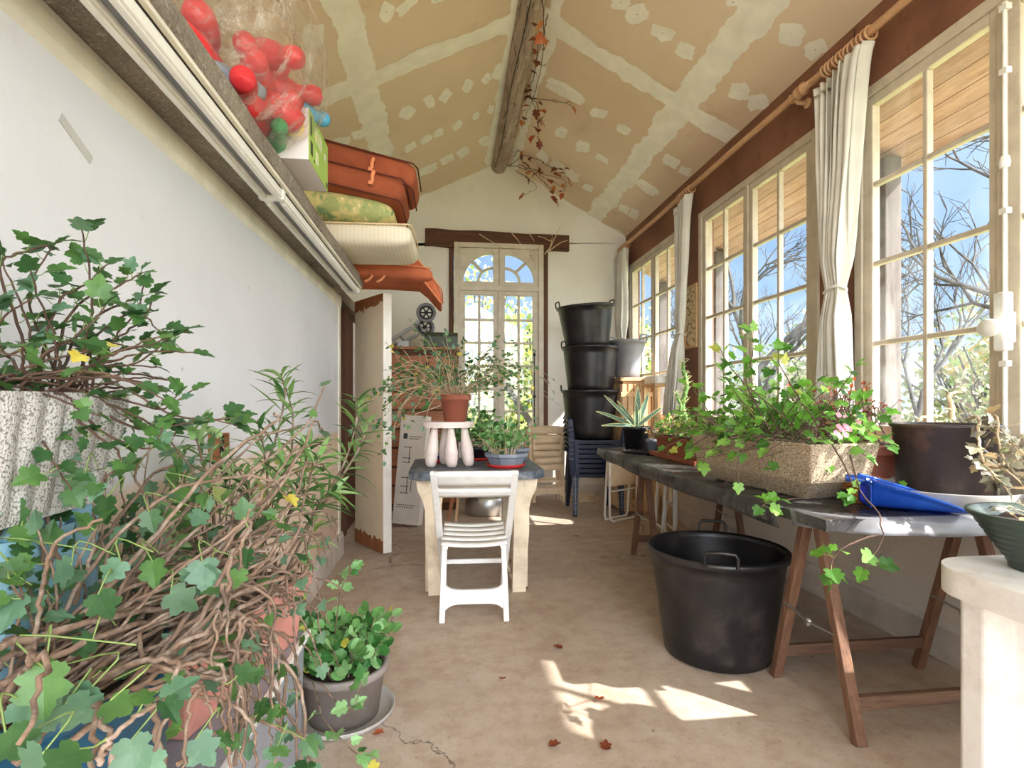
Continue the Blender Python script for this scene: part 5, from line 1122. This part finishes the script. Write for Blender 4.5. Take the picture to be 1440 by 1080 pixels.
# --- dish, brown bucket with a dried plant, blue dustpan, coir
dish('dish','wide shallow grey dish under the soil-stained bucket',.255,.062,(1.89,1.885,TT),'zinc',cat='dish',sx=.98)
BL=(1.935,1.90,TT+.007)
r=thing('plant_bucket','soil-stained brown-black bucket holding a dried trailing plant by the near window','plant bucket',BL)
b=MB(); b.lathe([(0,0),(.150,0),(.153,.01),(.168,.275),(.178,.28),(.178,.29),(.166,.292),(.158,.28),(.145,.02),(0,.02)],48,BL); b.build('bucket',M['brownbucket'],r); soil(.155,BL,.255,r)
sm,lm=MB(),MB(); rd=random.Random(81)
for g,nl,q in (([(1338,590,1.95),(1338,570,1.95),(1334,556,1.95),(1345,552,1.95)],3,.011),([(1360,590,1.9),(1375,588,1.78),(1376,620,1.70),(1384,650,1.68),(1400,680,1.66)],14,.006),([(1385,590,1.95),(1402,586,1.85),(1404,620,1.8),(1415,650,1.75),(1440,680,1.7)],16,.005),([(1378,640,1.70),(1398,668,1.66),(1418,690,1.64)],12,.004),([(1385,650,1.72),(1420,665,1.68),(1445,690,1.66)],10,.004),([(1290,592,1.9),(1300,586,1.9),(1325,585,1.92)],1,.006)):
    vine(sm,lm,[at(*x) for x in g],q,q*.5,rd,nl,.042,IVY if nl>4 else GER,.15,n=7,w=(6,2,3,2),pet=.3)
for q in range(12): vine(sm,lm,sprout(at(1400+rd.uniform(-8,8),rd.uniform(590,660),1.85),(rd.gauss(.4,.5),rd.gauss(0,.5),rd.gauss(-.3,.6)),.12,rd,4,.3),.002,.001,rd,4,.03,n=4,k=3,w=(6,3,3,2))
sm.build('stems',[M['stempale'],M['stempale']],r); lm.build('leaves',M['leafgrey'],r)
r=thing('dustpan','cobalt blue plastic dustpan lying tilted at the near end of the black sheet tabletop','dustpan',(1.58,1.70,TT))
p0,p1=V((1.50,1.785,TT+.012)),V((1.74,1.665,TT+.006)); ax=(p1-p0); Lp=ax.length; ax.normalize(); wd=V((-ax.y,ax.x,0))
b=MB()
def pan(i,j):   # i along, j across; closed bottom with upstanding walls
    t=i; a=(j-.5)*PI; hw=.105*(1-.22*t**3)*(.75+.25*min(1,t*4)); h=.085*(1-t)**.8+.008
    y=hw*math.sin(a)*(1+.12*(abs(math.sin(a))>.98)); z=h*(abs(math.sin(a))**5)
    return p0+ax*Lp*t+wd*y+V((0,0,z+.004+(.05*max(0,.06-t)/.06)*0))
b.grid(pan,24,24); b.build('pan',M['cobalt'],r,solid=.004)
b=MB(); b.grid(lambda i,j:p0+wd*(.08*(2*i-1))+V((0,0,.004+.088*j)),10,6); b.build('back_wall',M['cobalt'],r,solid=.004)
b=MB(); b.tube([p0+V((0,0,.085)),p0-ax*.03+V((0,0,.092)),p0-ax*.06+V((0,0,.094))],[.016,.014,.012],10); b.tube([pan(k/14,0)+V((0,0,.003)) for k in range(15)],.005,6); b.tube([pan(k/14,1)+V((0,0,.003)) for k in range(15)],.005,6); b.build('handle',M['cobalt'],r)
b=MB(); rd=random.Random(91)
for q in range(900):
    a=rd.uniform(0,6.3); e=rd.random()**.5; p=V((1.665+.07*e*math.cos(a),1.95+.05*e*math.sin(a),TT+.05+.035*(1-e*e)*1.0)); 
    p.x=1.60+.085*e*math.cos(a); p.y=1.885+.045*e*math.sin(a); d=V((math.cos(a)*e+rd.gauss(0,.4),math.sin(a)*e+rd.gauss(0,.4),rd.uniform(.1,.8))).normalized()
    b.tube([p,p+d*rd.uniform(.01,.026)],.0009,3,0)
b.lathe([(0,0),(.9,0),(1,.3),(.8,.75),(.4,.95),(0,1)],24,M=Matrix.Translation((1.60,1.885,TT+.002))@Matrix.Diagonal((.08,.045,.085,1)))
tag(b.build('coir_clump',M['coir']),'clump of orange-brown coir fibre between the blue dustpan and the pink planter','fibre clump')
# --- small things at the right edge
bushy('potted_plant','yellowish dry stalky plant in a small black pot at the right edge by the window',(2.10,1.62,TT),.075,.06,.11,'blackplastic',95,6,.24,M['leafgrey'],.016,spread=.15,stemm='stempale')
r=thing('potted_plant','dry twigs and a red peg in the dark green ribbed bowl on the white table','potted plant',(1.51,1.20,.723)); BW=(1.52,1.19,.723)
b=MB(); pr=[(0,0),(.085,0)]
for k in range(7): z=.012+.016*k; q=.087+.0105*k; pr+=[(q,z),(q+.004,z+.006),(q+.004,z+.012)]
pr+=[(.165,.128),(.172,.132),(.172,.142),(.158,.142),(.15,.125),(.085,.02),(0,.02)]; b.lathe(pr,56,BW); b.build('bowl',M['darkgreen'],r); soil(.148,BW,.115,r)
sm,lm=MB(),MB(); rd=random.Random(97)
for q in range(26):
    a=rd.uniform(0,6.3); p=V((BW[0]+.11*rd.random()*math.cos(a),BW[1]+.11*rd.random()*math.sin(a),BW[2]+.118)); vine(sm,lm,sprout(p,(rd.gauss(0,.8),rd.gauss(0,.8),.6),rd.uniform(.04,.10),rd,4,.5),.0016,.001,rd,1,.016,n=5,k=3,w=(4,3,3,1))
sm.build('twigs',[M['stempale'],M['stemgreen']],r); lm.build('leaves',M['leafgrey'],r)
MB().box(1.49,1.503,1.12,1.128,BW[2]+.10,BW[2]+.17,0).build('peg',M['saucer_red'],r)
# --- far end of the trestle table
AL=(1.50,4.16,TT)
dish('saucer','dark shallow saucer at the far end of the black sheet tabletop',.12,.018,(1.44,3.93,TT),'vinyl')
r=thing('potted_agave','variegated agave in a black pot at the far end of the trestle table','potted plant',AL); potlathe('pot','blackplastic',.105,.085,.19,AL,rim=.01,parent=r); soil(.1,AL,.175,r)
lm=MB(); em=MB()
for (dx,dy,dz,L,w_) in ((.05,0,1,.32,.055),(.30,-.05,.85,.30,.045),(-.75,-.15,.75,.40,.03),(-.8,.1,.42,.36,.028),(-.35,.4,.7,.28,.03),(.6,-.3,.6,.28,.03),(-.9,-.2,.2,.32,.025),(.2,.5,.6,.28,.03),(-.1,-.3,.8,.22,.03)):
    d=V((dx,dy,dz)).normalized(); s=d.cross(V((0,-1,.2))).normalized(); n=s.cross(d)
    def af(i,j,W=w_,l=L,dd=d,ss=s,nn=n):
        t=j; ww=W*(.6+.9*t)*(1-t)**.75*1.45+.001; return V((AL[0],AL[1],AL[2]+.18))+dd*l*t-V((0,0,1))*.10*t*t*l*(1-dd.z)*2+ss*ww*(i-.5)+nn*.25*ww*abs(2*i-1)
    lm.grid(af,6,10); 
    for e in (0,1): em.tube([af(e,j/10) for j in range(11)],.0022,5)
lm.build('leaves',M['agave'],r,solid=.003); em.build('leaf_edge',M['agave_edge'],r)
bushy('potted_plant','grey-leaved seedling in a small grey-blue pot beside the agave',(1.575,3.98,TT),.055,.045,.10,'octgrey',102,14,.11,M['leafgrey'],.022,spread=.9)
r=thing('plant_tray','shallow long terracotta tray under the terracotta box planter','tray',(1.57,3.42,TT)); b=MB(); b.box(1.47,1.68,3.07,3.78,TT,TT+.006); 
b.box(1.465,1.475,3.065,3.785,TT,TT+.028); b.box(1.675,1.685,3.065,3.785,TT,TT+.028); b.box(1.475,1.675,3.065,3.075,TT,TT+.028); b.box(1.475,1.675,3.775,3.785,TT,TT+.028); b.build('tray',M['terracotta'],r,.004)
r=thing('potted_succulent','pale twiggy succulents in the terracotta box planter on its tray','potted plant',(1.575,3.42,TT+.007))
b=MB(); b.box(1.495,1.655,3.12,3.73,TT+.007,TT+.12,taper=(.85,.97)); b.box(1.487,1.663,3.112,3.738,TT+.12,TT+.148); b.build('planter',M['terracotta'],r,.005); MB().box(1.5,1.65,3.125,3.725,TT+.1485,TT+.152).build('soil',M['soil'],r)
sm,lm=MB(),MB(); rd=random.Random(111)
for q in range(90):
    p=V((rd.uniform(1.51,1.64),rd.uniform(3.13,3.72),TT+.15)); pa=sprout(p,(rd.gauss(-.2,.6),rd.gauss(-.1,.6),.9),rd.uniform(.06,.22),rd,5,.25,.2); vine(sm,lm,pa,.0026,.0014,rd,rd.choice((2,3,4)),.026,GER,.3,n=4,k=3,w=(4,4,2,1))
sm.build('stems',[M['stempale'],M['stempale']],r); lm.build('leaves',M['leafbright'],r)
r=thing('potted_spurge','tall spiny upright spurge in a small terracotta pot by the far window','potted plant',(1.76,3.86,TT)); SL=(1.76,3.86,TT)
potlathe('pot','terracotta',.08,.06,.13,SL,rim=.008,parent=r); soil(.075,SL,.115,r)
b=MB(); th=MB(); rd=random.Random(121)
for (dx,h,q) in ((0,.56,.017),(-.045,.33,.011)):
    P=[V((SL[0]+dx+.012*math.sin(k*.8),SL[1]-.02+.01*math.cos(k),SL[2]+.12+h*k/14)) for k in range(15)]; b.tube(P,[q*(1 if k<13 else .6) for k in range(15)],9)
    for k in range(int(h*300)):
        i=rd.randint(1,14); a=rd.uniform(0,6.3); d=V((math.cos(a),math.sin(a),rd.uniform(0,.7))); th.tube([P[i]+V((0,0,rd.uniform(-.02,.02)))+d*q*.8,P[i]+d*(q+rd.uniform(.015,.035))],[.0022,.0008],4)
b.build('stem',M['cactus'],r); th.build('spines',M['thorn'],r)
bushy('potted_plant','loose green trailing plant in a dark pot by the middle window',(1.93,3.25,TT),.10,.08,.15,'brownbucket',131,34,.32,M['leafbright'],.034,spread=.9,nlv=(4,8))
bushy('potted_plant','thin reddish stemmed plant in a terracotta pot by the middle window sill',(1.78,2.92,TT),.075,.06,.12,'terracotta',132,18,.26,M['leafbright'],.03,spread=.8,stemm='stemdark')
# ------------------------------------------------------------------ dried creeper under the ridge and twigs on the lintel
r=thing('dried_creeper','dried russet creeper hanging from the far end of the ridge beam','creeper',(.78,5.8,3.8)); sm,lm=MB(),MB(); rd=random.Random(141)
for g,nl in (([(762,0,3.5),(765,60,3.9),(758,110,4.6),(745,150,5.0),(735,170,5.3)],8),([(757,60,4.2),(752,100,4.5),(745,130,4.9),(752,150,5.0),(756,180,5.0),(757,198,5.0)],6),([(740,120,5.0),(770,110,4.9),(795,118,4.8),(805,125,4.8)],2),([(735,130,5.0),(755,145,5.0),(757,175,5.0),(758,195,5.0)],5),([(715,235,6.2),(740,218,6.0),(770,220,6.0),(790,228,5.9),(798,250,5.9)],7),([(712,232,6.2),(745,240,6.1),(775,248,6.0),(795,255,6.0),(792,272,6.0)],7),([(722,215,6.2),(730,205,6.0),(735,230,6.1),(742,250,6.2)],5),([(735,228,6.1),(765,255,6.1),(775,270,6.1),(782,282,6.1)],5),([(725,240,6.3),(755,262,6.3),(735,275,6.3)],2),([(770,20,3.4),(765,45,3.6),(755,85,4.2)],8),([(728,232,6.2),(757,240,6.1),(760,247,6.0),(790,262,6.0)],4)):
    P=[]
    for q in g:
        p=at(*q); P.append(V((p.x,p.y,min(p.z,zc(p.x)-.03))))
    vine(sm,lm,P,.004,.0016,rd,nl,.075,IVY,.3,n=5,k=5,w=(4,3,3,2),pet=.5,jit=.02,petmi=0)
sm.build('stems',[M['stemdark']],r); lm.build('leaves',M['leafred'],r)
r=thing('dry_twigs','bare dry twigs of creeper stuck on the oak lintel','twigs',(1.2,6.4,3.0)); sm,lm=MB(),MB()
for g in ([(770,355,6.42),(778,340,6.4),(785,325,6.4),(789,318,6.4)],[(770,355,6.42),(785,343,6.4),(798,338,6.4)],[(770,355,6.42),(776,340,6.41),(776,328,6.41)],[(776,340,6.41),(766,335,6.42),(756,332,6.42)],[(674,329,6.42),(690,339,6.40),(708,349,6.38)],[(719,327,6.42),(726,335,6.41),(732,343,6.4)],[(744,328,6.42),(752,340,6.41)],[(745,355,6.38),(755,350,6.38),(762,345,6.38)],[(745,358,6.39),(752,368,6.39),(754,380,6.39)],[(766,358,6.40),(770,352,6.41),(775,350,6.41)]):
    vine(sm,lm,[at(*q) for q in g],.007,.003,rd,0,.03,n=5,k=4,jit=.008)
sm.build('twigs',[M['stempale']],r)
# fallen leaves
rd=random.Random(151)
for i,(u,v,l) in enumerate(((843,983,'curled brown leaf on the floor in the bright sun patch'),(773,1050,'brown dead leaf on the floor nearest the bottom of the sun patch'),(852,1057,'small dark dead leaf on the floor in the tub shadow'),(527,1033,'brown curled leaf on the floor beside the pale saucer'),(742,829,'dark scrap of leaf at the front right leg of the potting table'),(790,913,'dark crumb of leaf on the middle of the floor'),(707,955,'small grey curled leaf on the floor left of the sun patch'),(812,755,'small dark scrap of leaf on the floor beyond the potting table'))):
    p=at(u,v,FPX*CAMH/(v-565)); b=MB(); leaf(b,p+V((0,0,.006)),V((rd.gauss(0,1),rd.gauss(0,1),0)),V((0,0,1)),.04 if i!=6 else .03,IVY,0,.35,-.3); tag(b.build('fallen_leaf',[M['leafred'][i%3]]),l,'leaf')
# ================================================================== GARDEN BEYOND THE WINDOWS
def tree(label,loc,h,seed,depth=5,spread=.55,trunk=.09,mat='treebark',lean=(0,0)):
    b=MB(); rd=random.Random(seed)
    def br(p,d,L,r_,k):
        pts=[p]; q=p; dd=d
        for i in range(3):
            dd=(dd+V((rd.gauss(0,.13),rd.gauss(0,.13),rd.gauss(.05,.09)))).normalized(); q=q+dd*L/3; pts.append(q)
        b.tube(pts,[r_,r_*.88,r_*.76,r_*.62],6 if k<2 else 4)
        if k>=depth: return
        for c in range(3 if k<depth-1 else 2+rd.randint(0,1)):
            a=rd.uniform(0,6.3); o=dd.orthogonal().normalized(); o2=dd.cross(o); s=spread*rd.uniform(.6,1.3); nd=(dd+(o*math.cos(a)+o2*math.sin(a))*s).normalized()
            st=pts[3] if c==0 else pts[rd.choice((2,3))]
            br(st,nd,L*rd.uniform(.62,.82),r_*.6,k+1)
    br(V(loc),V((lean[0],lean[1],1)).normalized(),h*.27,trunk,0)
    return tag(b.build('bare_tree',M[mat]),label,'tree','bare trees in the garden')
tree('tall bare tree through the right half of the near window',(8.6,8.9,-.12),5.6,3,5,.5,.07)
tree('smaller bare tree through the left half of the near window',(9.6,12.6,-.12),4.8,4,5,.6,.06)
tree('big bare tree overhanging the near window from the right',(8.2,5.2,-.12),8.0,5,6,.75,.12,lean=(-.15,.25))
tree('broad bare tree with thick forked limbs filling the middle window',(6.6,10.6,-.12),7.0,16,6,.62,.13)
tree('bare tree through the left of the middle window',(7.4,16.5,-.12),7.6,7,6,.6,.12)
tree('bare tree far beyond the far window',(7.0,24,-.12),8.0,8,5,.6,.12)
tree('slender bare tree standing between the broad tree and the near window',(10.5,17.0,-.12),7.0,19,5,.6,.08)
def shrub(label,loc,rx,ry,h,n,mats,seed,size,w=(4,3,3,2),group='garden shrubs'):
    b=MB(); rd=random.Random(seed)
    for q in range(n):
        a=rd.uniform(0,6.3); c=rd.uniform(-.1,1); e=rd.uniform(.55,1.05); s=math.sqrt(max(0,1-max(0,c)**2))
        k=1+.3*noise.noise(V((math.cos(a)*2,math.sin(a)*2,c*2+seed)))
        p=V((loc[0]+rx*e*k*s*math.cos(a),loc[1]+ry*e*k*s*math.sin(a),loc[2]+max(.02,h*(.12+.88*c)*e*k))); leaf(b,p,V((rd.gauss(0,1),rd.gauss(0,1),rd.gauss(0,1))),V((rd.gauss(0,1),rd.gauss(0,1),1)),size*rd.uniform(.6,1.3),[(0,0),(.3,.3),(.7,.22),(1,0)],pick(rd,w))
    st=MB()
    for q in range(14): st.tube(sprout(loc,(rd.gauss(0,.5)*rx/h,rd.gauss(0,.5)*ry/h,1),h*.8,rd,4,.05),.02,4)
    r=thing('shrub',label,'shrub',loc,group); st.build('branches',M['treebark'],r); b.build('leaves',mats,r); return r
for i,(x,y,rx,h,l) in enumerate(((12.6,11.2,1.7,3.6,'pale shrub behind the small bare tree beyond the near window'),(14.2,18.8,2.4,5.2,'tallest hazy shrub of the hedge beyond the near window'),(9.6,14.6,1.3,2.8,'hazy shrub behind the broad tree beyond the middle window'),(11.8,23,2.6,3.6,'large hazy shrub beyond the left of the middle window'),(6.4,20.4,1.6,2.2,'shrub beyond the far window, nearest the house'),(9.5,31,3.4,4.4,'farthest large shrub beyond the far window'),(6.0,7.4,.7,.8,'low shrub close outside the near window'),(11.8,7.6,1.4,2.4,'shrub in front of the garden shed'))):
    shrub(l,(x,y,-.12),rx,rx,h,2300,M['hedge'],200+i,.17)
for i,(x,y,rx,h,n,l) in enumerate(((-.75,9.9,.95,3.4,2600,'tall yellow-green shrub at the left of the arched back window'),(1.55,10.1,.95,3.3,2600,'tall yellow-green shrub at the right of the arched back window'),(.45,13.4,1.9,5.2,3400,'highest sunlit shrub seen through the arched fanlight'),(4.1,11.6,1.2,3.4,2400,'sunlit shrub round the corner beyond the back wall'))):
    shrub(l,(x,y,-.12),rx,rx,h,n,M['garden'],300+i,.14,(3,3,2,4))
r=thing('timber_frame','rough timber frame with diagonal braces outside the arched back window','timber frame',(.6,8.2,-.12))
for a,b_ in (((-.4,8.2,3.4),(1.9,8.2,-.12)),((-.1,8.25,-.12),(-.1,8.25,3.4)),((1.5,8.25,-.12),(1.5,8.25,3.4))):
    b=MB(); b.bar(a,b_,.09,.07,up=(0,1,0)); b.build('brace',M['post'],r)
r=thing('garden_shed','small garden shed with an ochre roof beyond the near window','shed',(17,14,-.12))
MB().box(15.2,18.4,11.6,14.6,-.12,2.0).build('walls',M['shedwall'],r)
b=MB(); b.prism([(11.2,2.0),(15.0,2.0),(13.1,3.1)],14.9,18.7,'X'); b.build('roof',M['roof'],r)
MB().box(15.15,15.2,12.3,13.8,.4,1.6).build('opening',M['dark'],r)
# ================================================================== LIGHT AND CAMERA
AZ,EL=math.radians(36.7),math.radians(39.3)
SUN=V((math.cos(AZ)*math.cos(EL),-math.sin(AZ)*math.cos(EL),math.sin(EL)))
l=bpy.data.lights.new('sun','SUN'); l.energy=12; l.angle=.012; l.color=(1,.97,.92); o=bpy.data.objects.new('sun',l); C.objects.link(o); o.rotation_euler=(-SUN).to_track_quat('-Z','Y').to_euler(); o.location=SUN*30
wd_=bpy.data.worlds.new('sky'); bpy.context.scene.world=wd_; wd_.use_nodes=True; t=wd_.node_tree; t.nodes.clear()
def nn_(k,**kw):
    d=t.nodes.new(k)
    for a,b in kw.items(): setattr(d,a,b)
    return d
tc=nn_('ShaderNodeTexCoord'); sx=nn_('ShaderNodeSeparateXYZ'); t.links.new(tc.outputs['Generated'],sx.inputs[0])
rp=nn_('ShaderNodeValToRGB'); t.links.new(sx.outputs[2],rp.inputs[0]); els=rp.color_ramp.elements
els[0].position=0; els[0].color=(.74,.84,.95,1); els[1].position=.62; els[1].color=(.14,.33,.80,1); e=els.new(.16); e.color=(.40,.63,.95,1)
def m_(op,a,b=0):
    d=nn_('ShaderNodeMath',operation=op)
    for i,x in enumerate((a,b)):
        if hasattr(x,'is_linked'): t.links.new(x,d.inputs[i])
        else: d.inputs[i].default_value=x
    return d.outputs[0]
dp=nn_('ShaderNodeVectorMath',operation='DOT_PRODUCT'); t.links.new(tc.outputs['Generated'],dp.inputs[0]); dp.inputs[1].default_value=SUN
GLOW_FILL,REAR_FILL,BASE=9.0,7.0,1.0  # white sky glow added behind camera and round the sun to fill the room
glow=m_('MULTIPLY',m_('POWER',m_('MAXIMUM',dp.outputs['Value'],0),3.5),GLOW_FILL)
back=m_('MULTIPLY',m_('POWER',m_('MAXIMUM',m_('MULTIPLY',sx.outputs[1],-1),0),1.5),REAR_FILL)
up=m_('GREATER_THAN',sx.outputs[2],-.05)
sky_fill=m_('MULTIPLY',m_('ADD',glow,back),up)
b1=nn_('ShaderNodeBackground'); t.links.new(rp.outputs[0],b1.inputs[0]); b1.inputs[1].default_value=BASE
b2=nn_('ShaderNodeBackground'); b2.inputs[0].default_value=(.90,.955,1,1); t.links.new(sky_fill,b2.inputs[1])
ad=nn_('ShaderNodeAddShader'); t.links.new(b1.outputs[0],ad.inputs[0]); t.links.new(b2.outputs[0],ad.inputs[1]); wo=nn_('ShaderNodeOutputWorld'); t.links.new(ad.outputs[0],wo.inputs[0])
cam=bpy.data.cameras.new('camera'); cam.sensor_width=36; cam.lens=36*FPX/1440; cam.shift_y=25/1440; cam.clip_start=.02; cam.clip_end=300
co=bpy.data.objects.new('camera',cam); C.objects.link(co); co.location=(0,0,CAMH); co.rotation_euler=(PI/2,0,-YAW); bpy.context.scene.camera=co
sc=bpy.context.scene; sc.view_settings.view_transform='Standard'; sc.view_settings.look='None'; sc.view_settings.gamma=1; sc.view_settings.exposure=.28
sc.view_settings.use_curve_mapping=False
sc.cycles.use_denoising=True; sc.cycles.max_bounces=10; sc.cycles.diffuse_bounces=6; sc.cycles.transparent_max_bounces=24
